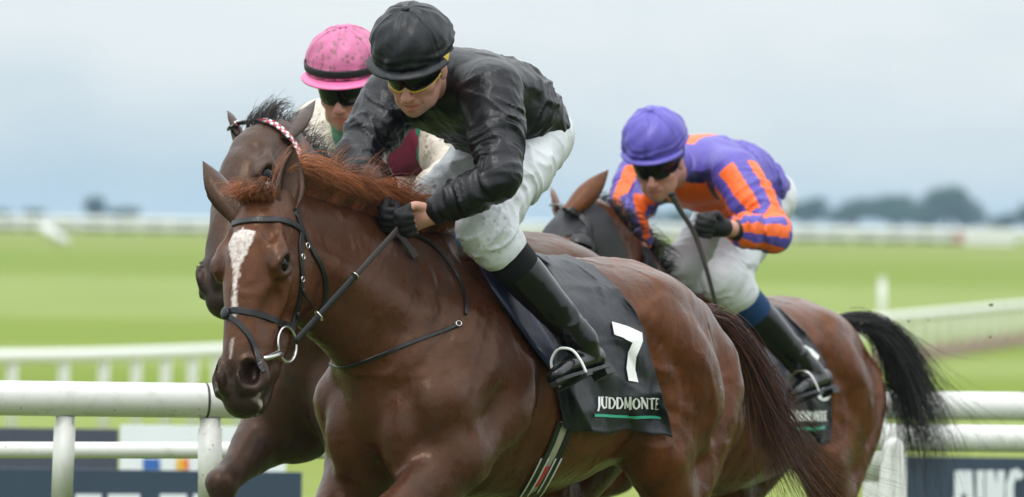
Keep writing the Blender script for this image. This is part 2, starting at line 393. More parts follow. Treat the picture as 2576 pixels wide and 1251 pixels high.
M['coat3'] = coat_mat('bay_coat', (.10, .027, .007), (.148, .043, .010), (.026, .0095, .005), fore_tone=(.04, .025, .019), fore_amt=.2, rough=.32)
M['leather'] = simple('black_leather', (.008, .0075, .008), .36, .42, .4, 60, .3, .002)
M['leather_brown'] = simple('rubber_rein_grip', (.045, .036, .033), .6, .4, .4, 220, .6, .002)
M['steel'] = simple('polished_steel', (.62, .60, .57), .22, .5, .15, 40, .05, .001, metal=1.0)
M['eye'] = simple('dark_eye', (.005, .0035, .003), .16, .22, .2, 20, 0)
M['skin'] = simple('skin', (.50, .26, .195), .45, .4, .16, 45, .15, .002)
bb = [n for n in M['skin'].node_tree.nodes if n.type == 'BSDF_PRINCIPLED'][0]; bb.inputs['Subsurface Weight'].default_value = .12; bb.inputs['Subsurface Radius'].default_value = (.008, .003, .002); bb.inputs['Subsurface Scale'].default_value = 1.0
st = M['skin'].node_tree; sc_ = bb.inputs['Base Color'].links[0].from_socket; sc_ = mixc(st, attr(st, 'red'), sc_, (.40, .11, .085)); sc_ = mixc(st, attr(st, 'stub'), sc_, (.27, .15, .115)); st.links.new(sc_, bb.inputs['Base Color'])
M['white_cloth'] = silk_mat('white_breeches', (.60, .615, .64), .5, .04, .55, wr=.6, mudcol=(.16, .14, .12))
M['muddy_cloth'] = silk_mat('muddy_breeches', (.60, .56, .50), .6, .08, .9, wr=.5, mudcol=(.28, .22, .15))
M['black_silk'] = silk_mat('black_silk', (.0045, .0045, .0065), .34, .2, spec=.36, wr=.8)
M['dark_cover'] = silk_mat('black_cap_silk', (.008, .009, .012), .42, .2, spec=.36, wr=.6)
M['boot'] = silk_mat('black_boot_leather', (.004, .004, .0045), .2, .3, spec=.45, wr=.10)
M['gaiter'] = silk_mat('black_stretch_gaiter', (.006, .006, .007), .75, .2, spec=.2, wr=.1)
M['glove'] = silk_mat('black_glove', (.010, .010, .011), .6, .2, spec=.3, wr=.2)
M['cloth_navy'] = silk_mat('charcoal_saddle_cloth', (.013, .0145, .020), .46, .15, spec=.4, wr=.6)
M['lens'] = simple('dark_goggle_lens', (.004, .004, .004), .16, .35, .1, 10, 0)
M['rubber'] = simple('black_rubber', (.012, .012, .013), .5, .4, .2, 30, .05)
M['yellow'] = simple('yellow_strap', (.72, .50, .03), .5, .4, .12, 50, .1)
M['white_print'] = simple('white_print', (.82, .82, .80), .5, .4, .04, 30, .05)
M['green_print'] = simple('green_print', (.05, .42, .28), .5, .4, .1, 30, .05)
M['paint_white'] = simple('white_plastic_rail', (.72, .72, .69), .38, .45, .06, 6, .05, .002)
_t = M['paint_white'].node_tree; _b = [n for n in _t.nodes if n.type == 'BSDF_PRINCIPLED'][0]; _co = [n for n in _t.nodes if n.type == 'TEX_COORD'][0]
_c = mixc(_t, ramp(_t, noise(_t, _co, 18, 6, .7), [(.52, 0), (.75, .55)]).outputs[0], _b.inputs['Base Color'].links[0].from_socket, (.36, .36, .25))
_v = N(_t, 'ShaderNodeTexVoronoi', i_Scale=26.0); _t.links.new(_co.outputs['Object'], _v.inputs['Vector'])
_c = mixc(_t, ramp(_t, _v.outputs['Distance'], [(.05, .8), (.12, 0)]).outputs[0], _c, (.20, .16, .10)); _t.links.new(_c, _b.inputs['Base Color'])
# ------------------------------------------------------------------ the setting: ground, rails, boards, trees
def ground_z(D, u=1288):
    return float(np.interp(D, [0, 31, 34, 41, 55, 62, 110, 250, 420, 700, 1000, 2500, 6000], [0, 0, -.03, -.15, -.2, -.3, -.9, -.85, -.5, 0.0, .36, .9, 1.3]))
def grass_mat():
    m, t, b, co = mat_base('mown_grass')
    sp = N(t, 'ShaderNodeSeparateXYZ'); t.links.new(co.outputs['Object'], sp.inputs[0])
    # mowing stripes run across the course; width grows with the distance from the near track
    wv = noise(t, co, .02, 3); 
    lg = N(t, 'ShaderNodeMath', operation='LOGARITHM'); lg.inputs[1].default_value = 2.0
    ad = N(t, 'ShaderNodeMath', operation='MULTIPLY_ADD'); ad.inputs[1].default_value = 14.0; t.links.new(wv, ad.inputs[0]); t.links.new(sp.outputs[1], ad.inputs[2])
    t.links.new(ad.outputs[0], lg.inputs[0])
    mr = N(t, 'ShaderNodeMapRange'); mr.inputs['From Min'].default_value = math.log2(60); mr.inputs['From Max'].default_value = math.log2(1100); t.links.new(lg.outputs[0], mr.inputs['Value'])
    P = lambda D: (math.log2(D + 7) - math.log2(60)) / (math.log2(1100) - math.log2(60))
    lt, gr, dk, ye = (.225, .270, .075), (.155, .208, .017), (.128, .180, .012), (.200, .228, .040)
    rp = ramp(t, mr.outputs[0], [(0, (.040, .062, .018)), (P(66), (.05, .075, .02)), (P(85), lt), (P(120), ye), (P(145), lt), (P(152), lt), (P(163), dk), (P(190), gr), (P(200), lt), (P(215), lt), (P(228), gr), (P(262), gr), (P(285), lt), (P(330), lt), (P(400), lt), (P(440), gr), (P(600), gr), (P(640), ye), (P(900), ye)])  # nearest stops: unseen turf darkened to deepen shade under the horses
    n1 = noise(t, co, .16, 5, .65); n2 = noise(t, co, 12, 4)
    c = mixc(t, ramp(t, n1, [(.32, .55), (.62, 0)]).outputs[0], rp.outputs[0], (.15, .19, .04))
    c = mixc(t, ramp(t, n2, [(.3, .3), (.7, 0)]).outputs[0], c, (.12, .20, .02))
    t.links.new(c, b.inputs['Base Color']); b.inputs['Roughness'].default_value = .9; b.inputs['Specular IOR Level'].default_value = .1
    bump(t, b, n2, .4, .02)
    return m
ds = sorted(set([-400, -50, 0, 20, 30, 32, 34, 36, 38, 41, 48, 55, 58, 62] + list(range(70, 260, 12)) + list(range(260, 1050, 45)) + [1200, 1500, 2000, 3000, 6000]))
xs = [-4000, -900, -200, -60, -20, -5, 5, 20, 60, 200, 900, 4000]
gv = [(x, d, ground_z(max(d, 0))) for d in ds for x in xs]; nx = len(xs)
gf = [(i * nx + j, i * nx + j + 1, (i + 1) * nx + j + 1, (i + 1) * nx + j) for i in range(len(ds) - 1) for j in range(nx - 1)]
tag(mobj('ground', gv, gf, grass_mat(), at=(0, 0, 0)), kind='structure')
M['soil'] = simple('bare_soil', (.26, .19, .13), .9, .2, .3, 4, .2)
def fence(name, label, knots, height, rail_r, spacing, post_r, lower=None, soil=False, cat='fence'):
    """knots: (u, D) polyline; rail at `height` above the ground there"""
    P = np.array([W(u, 560, D) for u, D in knots]); P = catmull(P, 8)
    seg = np.linalg.norm(np.diff(P[:, :2], axis=0), axis=1); s = np.concatenate([[0], np.cumsum(seg)])
    G = lambda q: np.array([np.interp(q, s, P[:, 0]), np.interp(q, s, P[:, 1]), ground_z(np.interp(q, s, P[:, 1]))])
    r = empty(name, G(0), label, cat)
    q = np.linspace(0, s[-1], 60); line = np.array([G(x) for x in q])
    MB().tube(line + (0, 0, height), rail_r, 10).build('top_rail', M['paint_white'], r)
    if lower: MB().tube(line + (0, 0, lower[0]), lower[1], 8).build('lower_rail', M['paint_white'], r)
    x = spacing / 2; posts = []
    while x < s[-1]: posts.append(G(x)); x += spacing
    pr = None
    for p in posts:
        if pr is None:
            pr = MB().tube([p + (0, 0, -.2), p + (0, 0, height * .5), p + (0, 0, height)], post_r, 8).build('post', M['paint_white'], r)
            base = p
        else:
            o = pr.copy(); C.objects.link(o); o.location = Vector(pr.location) + Vector(p - base)
    if soil:
        mb = MB(); V = []; Fc = []
        for i, p in enumerate(line):
            for k, (dy, dz) in enumerate(((-1.6, -.15), (-1.0, .12), (-.4, .28), (.3, .22), (.8, -.1))): V.append(p + (0, dy, dz + .04 * math.sin(i * 2.3 + k)))
        Fc = [(i * 5 + k, i * 5 + k + 1, (i + 1) * 5 + k + 1, (i + 1) * 5 + k) for i in range(len(line) - 1) for k in range(4)]
        mb.add(V, Fc).build('soil_bank', M['soil'], r)
    return r
fence('course_rail', 'blurred white rail fence across the mown course behind the left near rail', [(-300, 127), (0, 130), (260, 133), (560, 139), (700, 144)], 0.93, .085, 1.45, .06)
fence('course_rail', 'blurred white rail fence above a brown soil strip at the right', [(1850, 178), (2020, 192), (2200, 206), (2400, 226), (2600, 250), (2900, 285)], 0.86, .09, 3.4, .055, soil=True)
far = fence('distant_rail', 'long distant white rail fence on the horizon', [(-900, 980), (600, 985), (1700, 990), (3500, 1000)], 1.12, .24, 2.6, .2, lower=(.5, .2))
# leaning marker, single white post, distant marquee
def stick(name, label, a, b, r_, mat, cat):
    a = np.asarray(a); b = np.asarray(b); root = empty(name, a, label, cat)
    MB().tube([a, a * .5 + b * .5, b], r_, 8).build('shaft', mat, root)
    MB().tube([b - (b - a) * .05, b + (b - a) * .01], r_ * 1.06, 8).build('cap', mat, root); return root
gp = lambda u, D: np.array([W(u, 560, D)[0], W(u, 560, D)[1], ground_z(D)])
p = gp(2222, 262); stick('marker_post', 'single white marker post standing on the mown course', p - (0, 0, .15), p + (0, 0, 1.32), .085, M['paint_white'], 'post')
p = gp(172, 690); stick('leaning_marker', 'white marker leaning over on the far grass at the left', p, p + np.array([-1.75, 0, 1.1]), .34, M['paint_white'], 'marker')
# near running rails: left length and right length, with posts
def near_rail(label, A, B, top_r, knotsB, low_r, posts, elbow=None):
    """A,B: (u, v, D) of the top rail axis; knotsB the lower rail axis"""
    r = empty('running_rail', (W(*A)[0], W(*A)[1], 0), label, 'running rail', 'white running rails beside the track')
    a, b = W(*A), W(*B); L = np.linalg.norm(b - a); t = np.linspace(0, 1, 40)[:, None]
    MB().tube(a + (b - a) * t, top_r, 20).build('top_rail', M['paint_white'], r)
    c, d = W(*knotsB[0]), W(*knotsB[1])
    MB().tube(c + (d - c) * t, low_r, 16).build('lower_rail', M['paint_white'], r)
    for (uu, f, lean, rad, ztop) in posts:
        p = a + (b - a) * f; top = np.array([p[0], p[1] + .0, p[2] - ztop]); bot = np.array([p[0] + lean, p[1], -.6])
        po = MB().tube([bot, bot * .3 + top * .7, bot * .05 + top * .95, top], [rad, rad, rad, rad * .98], 16).build('post', M['paint_white'], r)
        MB().tube([bot * .16 + top * .84, bot * .02 + top * .98], [rad * 1.10, rad * 1.12], 16).build('sleeve', M['paint_white'], po)
    for f in (.125, .4845, .8):
        p = a + (b - a) * f; dr = nrm(b - a); MB().tube([p - dr * .004, p + dr * .004], top_r * 1.012, 20).build('joint_ring', M['leather_brown'], r)
    if elbow:
        e0, e1 = W(*elbow[0]), W(*elbow[1]); bot = np.array([e1[0], e1[1], -.2])
        pth = catmull([np.array([e0[0], e0[1], -.2]), e0 * .5 + np.array([e0[0], e0[1], 0]) * .5, e0 - (0, 0, .06), (e0 + e1) / 2 + (0, 0, .015), e1 - (0, 0, .06), e1 * .5 + np.array([e1[0], e1[1], 0]) * .5, bot], 6)
        MB().tube(pth, .030, 12).build('hoop_post', M['paint_white'], r)
    return r
near_rail('thick white running rail with two posts left of the leading horse', (-420, 996, 36.0), (1500, 1021.5, 36.6), .0555, [(-420, 1132, 36.9), (1500, 1135, 37.05)], .027,
          [(0, .301, -.045, .031, .055), (0, .490, .02, .0345, .055), (0, .72, .0, .033, .055), (0, .93, .0, .033, .055)])
near_rail('white running rail behind the black tail at the right edge', (2150, 1018, 44.0), (3000, 1028, 45.2), .055, [(2150, 1100, 43.5), (3000, 1110, 44.5)], .052,
          [(0, .06, 0, .045, .05), (0, .95, 0, .045, .05)], elbow=((2234, 1130, 43.2), (2262, 1130, 43.2)))
# advertising boards behind the rail
M['board_navy'] = simple('navy_board', (.030, .052, .082), .5, .4, .1, 3, .02)
M['board_dark'] = simple('dark_grey_board', (.060, .065, .095), .5, .4, .1, 3, .02)
M['board_white'] = simple('white_board', (.74, .77, .80), .5, .4, .04, 3, .02)
M['board_letter'] = simple('pale_letter', (.66, .70, .72), .5, .4, .05, 3, .02)
M['logo_blue'] = simple('blue_logo', (.03, .12, .42), .5); M['logo_yellow'] = simple('yellow_logo', (.75, .42, .03), .5); M['logo_orange'] = simple('orange_logo', (.75, .16, .04), .5)
def board(label, u0, u1, vt, D, mat, th=.06, name='advertising_board'):
    a, b = W(u0, vt, D), W(u1, vt, D); z = (a[2] + b[2]) / 2; c = (a + b) / 2; wd_ = abs(b[0] - a[0])
    r = empty(name, (c[0], c[1], 0), label, 'board', 'advertising boards behind the rail')
    MB().box((c[0], c[1], z / 2 + .02), wd_, th, z - .04).build('panel', mat, r, smooth=False)
    for x in (-.4, .4):
        MB().box((c[0] + x * wd_, c[1] + th / 2 + .026, z * .45), .05, .05, z * .9).build('support', M['leather'], r, smooth=False)
    return r, a, b
def print_quad(r, mat, u0, v0, u1, v1, D, name='print'):
    P = [W(u0, v1, D), W(u1, v1, D), W(u1, v0, D), W(u0, v0, D)]; P = [np.array((p[0], P[0][1], p[2])) for p in P]
    Q = [p + (0, .004, 0) for p in P]
    return MB().add(P + Q, [(0, 1, 2, 3), (7, 6, 5, 4), (0, 4, 5, 1), (1, 5, 6, 2), (2, 6, 7, 3), (3, 7, 4, 0)]).build(name, mat, r, smooth=False)
board('dark grey low board behind the left rail', -300, 298, 1076, 56, M['board_dark'])
bw, _, _ = board('white low board with small blue and yellow logos behind the left rail', 303, 720, 1072, 56, M['board_white'])
for (u0_, u1_, mt) in ((360, 402, 'logo_blue'), (444, 462, 'logo_yellow'), (462, 474, 'logo_orange')): print_quad(bw, M[mt], u0_, 1154, u1_, 1182, 55.96, 'logo')
bn, _, _ = board('navy board with tops of pale letters at the bottom left', -300, 760, 1181, 50, M['board_navy'])
for u0_, u1_ in ((190, 255), (272, 352), (402, 470), (486, 548)): print_quad(bn, M['board_letter'], u0_, 1243, u1_, 1330, 49.96, 'letter')
br, _, _ = board('navy board with large pale letters at the bottom right', 2240, 2900, 1152, 55, M['board_navy'])
def stroke(r, pts, wdt, D, mat, name='letter', oy=0):
    """flat letter built of thick strokes, joined into one mesh"""
    mb = MB()
    for q, line in enumerate(pts):
        Pw = np.array([W(u, v, D) for u, v in line]); Pw[:, 1] = Pw[0, 1] - .002 * q
        for i in range(len(Pw) - 1):
            d = nrm(Pw[i + 1] - Pw[i]); s = np.cross(d, (0, 1, 0)) * wdt / 2; e = d * wdt * .1
            V = [Pw[i] - s - e, Pw[i + 1] - s + e, Pw[i + 1] + s + e, Pw[i] + s - e]; V += [x + (0, .003, 0) for x in V]
            V = [x - (0, .0004 * i, 0) for x in V]
            mb.add(V, [(0, 1, 2, 3), (7, 6, 5, 4), (0, 4, 5, 1), (1, 5, 6, 2), (2, 6, 7, 3), (3, 7, 4, 0)])
    return mb.build(name, mat, r, smooth=False)
z0, z1 = 1186, 1300
Dl = 54.955; wl = .038
stroke(br, [[(2408, z1), (2412, z0), (2424, 1240), (2436, z0), (2442, z1)]], wl, Dl, M['board_letter'])
stroke(br, [[(2466, z0), (2466, z1)]], wl, Dl, M['board_letter'])
stroke(br, [[(2488, z1), (2490, z0), (2516, z1), (2518, z0)]], wl, Dl, M['board_letter'])
stroke(br, [[(2570, 1200), (2552, z0), (2540, 1220), (2542, z1)]], wl, Dl, M['board_letter'])
# ---- trees on the skyline
def leaf_mat(name, c1, c2):
    m, t, b, co = mat_base(name); f = noise(t, co, .9, 3); g = noise(t, co, 8, 2)
    c = mixc(t, f, c1, c2); c = mixc(t, ramp(t, g, [(.3, .4), (.7, 0)]).outputs[0], c, tuple(x * .5 for x in c1)); t.links.new(c, b.inputs['Base Color']); b.inputs['Roughness'].default_value = .7
    b.inputs['Specular IOR Level'].default_value = .2; return m
M['leaf'] = leaf_mat('foliage', (.020, .052, .024), (.036, .080, .038)); M['bark'] = simple('bark', (.10, .08, .06), .9, .2, .3, 4, .3)
def tree(label, u, D, width, height, seed, lobes=None, name='tree', n=2600, leaf=.5, grp='trees along the skyline'):
    rg = np.random.default_rng(seed); b = gp(u, D); r = empty(name, b, label, 'tree', grp)
    tr = MB(); h0 = height * .35
    tr.tube([b - (0, 0, .3), b + (.1, 0, h0 * .5), b + (0, .1, h0), b + (.1, 0, height * .7)], [width * .05, width * .04, width * .032, width * .012], 8)
    for i in range(6):
        a = i * 1.05 + seed; e = b + (math.cos(a) * width * .3, math.sin(a) * width * .3, height * (.5 + .25 * rg.random())); tr.tube([b + (0, 0, h0 * (.6 + .05 * i)), (b + e) / 2 + (0, 0, h0 * .6), e], [width * .02, width * .014, width * .006], 6)
    tr.build('trunk', M['bark'], r)
    lobes = lobes or [(rg.uniform(-.33, .33), rg.uniform(-.33, .33), rg.uniform(.42, .8), rg.uniform(.2, .32)) for _ in range(9)]
    V = []; F = []; k = 0
    for i in range(n):
        lx, ly, lz, lr = lobes[rg.integers(len(lobes))]; d = rg.normal(size=3); d /= np.linalg.norm(d); rr = lr * rg.random() ** .45 * (.85 + .3 * rg.random())
        c = b + np.array([(lx + d[0] * rr) * width, (ly + d[1] * rr) * width, max(.06, lz + d[2] * rr * .75 * 1.2) * height])
        t1 = rg.normal(size=3); t1 /= np.linalg.norm(t1); t2 = np.cross(t1, d); t2 /= (np.linalg.norm(t2) + 1e-6); s = leaf * rg.uniform(.5, 1.2)
        V += [c - t1 * s, c + t2 * s * .6, c + t1 * s, c - t2 * s * .6]; F.append((k, k + 1, k + 2, k + 3)); k += 4
    mobj('crown', V, F, M['leaf'], r, smooth=False)
T_ = lambda lab, u, wu, hu, seed, n=2500, lobes=None: tree(lab, u, 2500, wu / 11.45, (hu + 10) / 11.45, seed, lobes=lobes, n=n, leaf=.5 if wu > 60 else .4)
T_('small round tree alone on the left skyline', 238, 62, 52, 3, 2200)
T_('low bush right of the lone tree on the left skyline', 305, 80, 22, 4)
T_('low dark bush at the left end of the skyline', 85, 55, 18, 5, 1500)
T_('low faint bush at the far left edge', 0, 60, 16, 25, 1500)
T_('tall domed tree, highest on the right skyline', 2385, 185, 112, 6, 6000, [(-.2, 0, .45, .3), (.2, .1, .45, .3), (0, 0, .62, .33), (.05, 0, .74, .24), (-.1, -.1, .7, .25), (.3, 0, .3, .26), (-.3, 0, .3, .25)])
T_('broad flat-topped tree left of the tallest one', 2255, 230, 80, 7, 6000)
T_('low sloping tree left of the broad one', 2150, 150, 64, 17, 3500)
T_('round tree beside the striped sleeve of the last jockey', 2030, 110, 72, 8)
T_('small tree behind the white marquee', 2520, 70, 40, 9, 1500)
T_('dark tree cut off by the right edge', 2592, 70, 62, 10, 1800)
for i, (u_, w_, h_) in enumerate(((1600, 130, 44), (1700, 120, 38), (1780, 110, 42), (1480, 110, 40))):
    T_(['left bush of the line below the crouching last jockey', 'middle bush of the line below the crouching last jockey', 'right bush of the line below the crouching last jockey', 'bush half hidden behind the blinkered horse'][i], u_, w_, h_, 40 + i, 2000)
# low hedge and a darker strip behind the distant rail
M['hedge'] = leaf_mat('hedge', (.10, .105, .075), (.17, .16, .12))
for i, (ua, ub, hh_, lab) in enumerate(((-200, 620, .75, 'low grey-brown hedge behind the distant rail, left stretch'), (1500, 2440, .85, 'low grey-brown hedge behind the distant rail, right stretch'))):
    a, b2 = gp(ua, 1030), gp(ub, 1030); rg = np.random.default_rng(70 + i); V = []; F = []
    for k in range(1500):
        t = rg.random(); c = a + (b2 - a) * t + np.array([0, rg.uniform(-.5, .5), hh_ * rg.random() * (.75 + .35 * math.sin(t * 40) * math.sin(t * 17))]); d1 = rg.normal(size=3) * .28; d2 = rg.normal(size=3) * .2
        V += [c - d1, c + d2, c + d1, c - d2]; F.append((4 * k, 4 * k + 1, 4 * k + 2, 4 * k + 3))
    tag(mobj('hedge', V, F, M['hedge'], smooth=False, at=a), lab, 'hedge')
# marquee
b = gp(2490, 960); r = empty('marquee', b, 'white domed marquee with a brick-red end at the right horizon', 'tent')
V = []; F = []
for i in range(13):
    a = math.pi * i / 12
    for y in (0, 2.0): V.append(b + (-.0 - math.cos(a) * 2.2, y, .55 + .95 * math.sin(a)))
F = [(2 * i, 2 * i + 1, 2 * i + 3, 2 * i + 2) for i in range(12)] + [tuple(range(0, 26, 2)), tuple(range(25, 0, -2))]
mobj('roof', V, F, M['paint_white'], r, smooth=False)
MB().box(b + (0, 1.0, .25), 4.3, 1.9, .6).build('wall', M['paint_white'], r, smooth=False)
M['brick_red'] = simple('brick_red', (.42, .16, .10), .8)
MB().box(b + (-2.5, 1.0, .5), .5, 1.8, 1.3).build('end_wall', M['brick_red'], r, smooth=False)

# ---- damp air between the rails and the far trees
hz = bpy.data.materials.new('haze'); hz.use_nodes = True; ht = hz.node_tree; ht.nodes.clear()
pv = ht.nodes.new('ShaderNodeVolumePrincipled'); pv.inputs['Color'].default_value = (.50, .73, .92, 1); pv.inputs['Density'].default_value = 1.2e-4; pv.inputs['Anisotropy'].default_value = .2
ho_ = ht.nodes.new('ShaderNodeOutputMaterial'); ht.links.new(pv.outputs[0], ho_.inputs['Volume'])
tag(MB().box((0, 2800, 5.5), 8200, 6600, 17).build('haze', hz, smooth=False, at=(0, 2800, 5.5)), 'pale damp haze over the whole course', 'haze', kind='stuff')
# ------------------------------------------------------------------ horse
def sgn(p, s): return (p[0], p[1] * s, p[2])
class Horse:
    """local frame: x forward, y left, z up, origin on the ground below the middle of the back"""
    def __init__(self, theta, anchor_local, anchor_world, scale=1.0, pitch=0.0):
        f = np.array([-math.cos(theta), -math.sin(theta), 0]); l = np.array([-f[1], f[0], 0]); up = np.array([0, 0, 1.0])
        cp, sp = math.cos(pitch), math.sin(pitch)
        self.A = np.array([f * cp + up * sp, l, up * cp - f * sp]) * scale    # rows: world images of local axes
        self.o = np.asarray(anchor_world) - np.asarray(anchor_local) @ self.A
        self.Ai = np.linalg.inv(self.A)
        self.S = SDF()
    def w(self, p): return self.o + np.asarray(p) @ self.A
    def l(self, p): return (np.asarray(p) - self.o) @ self.Ai
    def L(self, u, v, D): return self.l(W(u, v, D))
    def ld(self, d): return nrm(np.asarray(d) @ self.Ai)
    # ---- head: axes a (poll -> muzzle), w (left), h (out of the forehead)
    def set_head(self, poll, a, w, hs=(1.07, 1.14)):
        a = nrm(a); w = nrm(np.asarray(w) - a * (np.asarray(w) @ a)); h = np.cross(a, w)
        self.HA = np.array([a, w * hs[0], h * hs[1]]); self.poll = np.asarray(poll, float)
    def hp(self, p): return self.poll + np.asarray(p) @ self.HA          # head -> local
    def hw(self, p): return self.w(self.hp(p))
    def head_sdf(self, nostril=1.0, mouth=True):
        S = self.S; S.frame(self.HA, self.poll)
        st = [(0.0, -.060, .060, .060), (.06, -.048, .080, .078), (.13, -.046, .090, .087), (.20, -.052, .090, .090), (.27, -.058, .079, .085),
              (.34, -.064, .067, .078), (.42, -.069, .060, .071), (.49, -.073, .055, .063), (.545, -.076, .050, .056), (.585, -.086, .046, .046)]
        S.chain([(a, 0, c) for a, c, _, _ in st], [x[2] for x in st], [x[3] for x in st], side=(0, 1, 0), k=.03, n=3)
        # bridge of the nose, flatter and squarer
        S.chain([(.16, 0, -.005), (.28, 0, -.012), (.40, 0, -.022), (.49, 0, -.032)], [.060, .052, .044, .036], [.045, .038, .032, .028], k=.035)
        # lower jaw and cheeks
        S.chain([(.10, 0, -.15), (.20, 0, -.168), (.31, 0, -.163), (.42, 0, -.150), (.50, 0, -.142), (.555, 0, -.138)], [.06, .064, .056, .047, .040, .034], [.06, .064, .056, .044, .036, .028], k=.035)
        for s in (1, -1):
            S.ell((.145, .058 * s, -.13), (.125, .034, .095), k=.035)
            S.ell((.17, .052 * s, -.19), (.075, .028, .05), k=.03)
            # brow ridge, temple and facial crest
            S.ell((.178, .080 * s, -.014), (.040, .026, .026), R=[(1, .15 * s, -.25), (-.15 * s, 1, 0), (.25, 0, 1)], k=.022)
            S.chain([(.10, .066 * s, .0), (.145, .083 * s, -.005), (.175, .092 * s, -.014)], [.016, .015, .013], k=.02)
            S.chain([(.235, .082 * s, -.062), (.30, .069 * s, -.074), (.37, .055 * s, -.08)], [.014, .012, .008], k=.022)
            S.ell((.122, .070 * s, .024), (.028, .014, .014), k=.035, sub=True)
            # hollow of the cheek in front of the crest
            S.ell((.36, .075 * s, -.035), (.085, .018, .026), k=.03, sub=True)
            S.ell((.34, .078 * s, -.12), (.07, .016, .028), k=.03, sub=True)
            # eye: lids round a socket
            S.ell((.208, .086 * s, -.014), (.038, .021, .030), k=.016)
            S.chain([(.170, .090 * s, -.030), (.180, .103 * s, -.010), (.203, .103 * s, .006), (.231, .092 * s, .010)], [.006, .0085, .0085, .006], k=.009)
            S.chain([(.176, .094 * s, -.040), (.205, .105 * s, -.044), (.232, .100 * s, -.032), (.244, .091 * s, -.010)], [.005, .0062, .0062, .005], k=.009)
            S.ell((.207, .108 * s, -.015), (.027, .022, .0205), R=[(1, 0, 0), (0, .92, .38 * s), (0, -.38 * s, .92)], k=.007, sub=True)
            # nostril
            S.ell((.530, .044 * s, -.050), (.055, .030, .040), k=.024)
            S.chain([(.488, .040 * s, -.032), (.512, .040 * s, -.010), (.552, .030 * s, -.008), (.584, .026 * s, -.032)], [.010, .012, .012, .011], k=.014)
            S.chain([(.500, .064 * s, -.052), (.535, .072 * s, -.060), (.575, .058 * s, -.058)], [.010, .012, .011], k=.014)
            S.ell((.540, .058 * s, -.016), (.040 * nostril, .030, .026 * nostril), R=[(1, -.1 * s, -.25), (.1 * s, .8, .6 * s), (.25, -.6 * s, .8)], k=.010, sub=True)
            S.ell((.528, .046 * s, -.040), (.032, .020, .022), k=.010, sub=True)
        # lips and chin
        S.ell((.594, 0, -.084), (.034, .046, .036), k=.022)
        S.ell((.575, 0, -.138), (.034, .036, .024), k=.018)
        S.ell((.535, 0, -.150), (.035, .030, .024), k=.02)
        if mouth:
            for s in (1, -1):
                S.chain([(.47, .049 * s, -.108), (.53, .052 * s, -.114), (.575, .043 * s, -.118), (.612, .018 * s, -.120)], [.004, .0055, .006, .006], k=.008, sub=True)
            S.cap((.612, .02, -.120), (.612, -.02, -.120), .006, k=.008, sub=True)
        S.cap((.596, 0, -.052), (.618, 0, -.082), .006, k=.012, sub=True)
        S.frame()
    def ear(self, base, tip, face, width=.040, curl=1.0):
        """cupped ear as a closed loft; base/tip/face in local coordinates (face: where the opening looks)"""
        base, tip = np.asarray(base, float), np.asarray(tip, float); ax = tip - base; Lh = np.linalg.norm(ax); t = ax / Lh
        n = nrm(np.asarray(face) - t * (np.asarray(face) @ t)); s = np.cross(t, n)
        prof = [(-.12, .62), (0, .70), (.10, .80), (.22, .92), (.38, 1.0), (.55, .93), (.70, .74), (.84, .46), (.94, .2), (1.0, .04)]
        V = []; m = 16
        for q, wd_ in prof:
            c = base + ax * q + n * (.012 * math.sin(q * math.pi)) * curl
            R = width * wd_; ring = []
            open_ = math.radians(200 - 120 * max(0, min(1, (q - .05) / .4)) ) if False else math.radians(70 + 55 * q)
            for j in range(m):
                outer = j < m // 2; jj = j if outer else m - 1 - j
                ang = open_ + (2 * math.pi - 2 * open_) * jj / (m // 2 - 1)
                r = R if outer else R * .76
                ring.append(c + r * (math.cos(ang) * n * .85 + math.sin(ang) * s) - n * .0)
            V += ring
        F = [(i * m + j, i * m + (j + 1) % m, (i + 1) * m + (j + 1) % m, (i + 1) * m + j) for i in range(len(prof) - 1) for j in range(m)]
        return np.array(V), np.array(F)
    def body_sdf(self, fore, hind, withers_z=0.0, neck=None):
        S = self.S; S.frame()
        st = [(.73, 1.13, .105, .15), (.64, 1.16, .175, .235), (.50, 1.21, .205, .315), (.32, 1.215, .232, .352), (.12, 1.205, .268, .347),
              (-.10, 1.215, .275, .322), (-.30, 1.255, .262, .283), (-.46, 1.28, .235, .256), (-.60, 1.265, .185, .225), (-.72, 1.235, .12, .165)]
        S.chain([(x, 0, z) for x, z, _, _ in st], [a[2] for a in st], [a[3] for a in st], k=.05)
        # withers, spine
        S.chain([(.62, 0, 1.46), (.48, 0, 1.535), (.36, 0, 1.548), (.22, 0, 1.52), (.05, 0, 1.49)], [.075, .06, .055, .06, .07], [.085, .085, .08, .07, .06], k=.09)
        S.chain([(-.1, 0, 1.475), (-.30, 0, 1.485), (-.44, 0, 1.485), (-.60, 0, 1.44), (-.76, 0, 1.34)], [.08, .085, .08, .065, .05], [.06, .06, .06, .055, .05], k=.08)
        for s in (1, -1):
            q = lambda p: sgn(p, s)
            fr, hn = fore[s], hind[s]
            # shoulder blade, triceps, breast
            S.chain([q((.36, .12, 1.47)), q((.50, .155, 1.33)), q((.66, .165, 1.15))], [.075, .075, .085], [.11, .12, .09], side=q((0, 1, 0)), k=.06)
            S.chain([q((.40, .165, 1.36)), q((.43, .19, 1.18)), tuple(np.array(fr['elbow']) + (-.03, .01 * s, .05))], [.055, .07, .06], [.10, .13, .08], k=.05)
            S.chain([q((.70, .155, 1.15)), tuple(np.array(fr['elbow']) + (.07, -.01 * s, .04))], [.085, .08], [.09, .085], k=.045)
            S.ell(q((.745, .085, 1.06)), (.085, .075, .13), R=[(1, .25 * s, 0), (-.25 * s, 1, 0), (0, 0, 1)], k=.03)
            S.ell(q((.66, .10, .945)), (.11, .085, .085), k=.035)
            S.ell(q((.715, .17, 1.12)), (.06, .05, .085), k=.03)
            S.ell(q((.735, .10, 1.26)), (.055, .062, .085), k=.05)
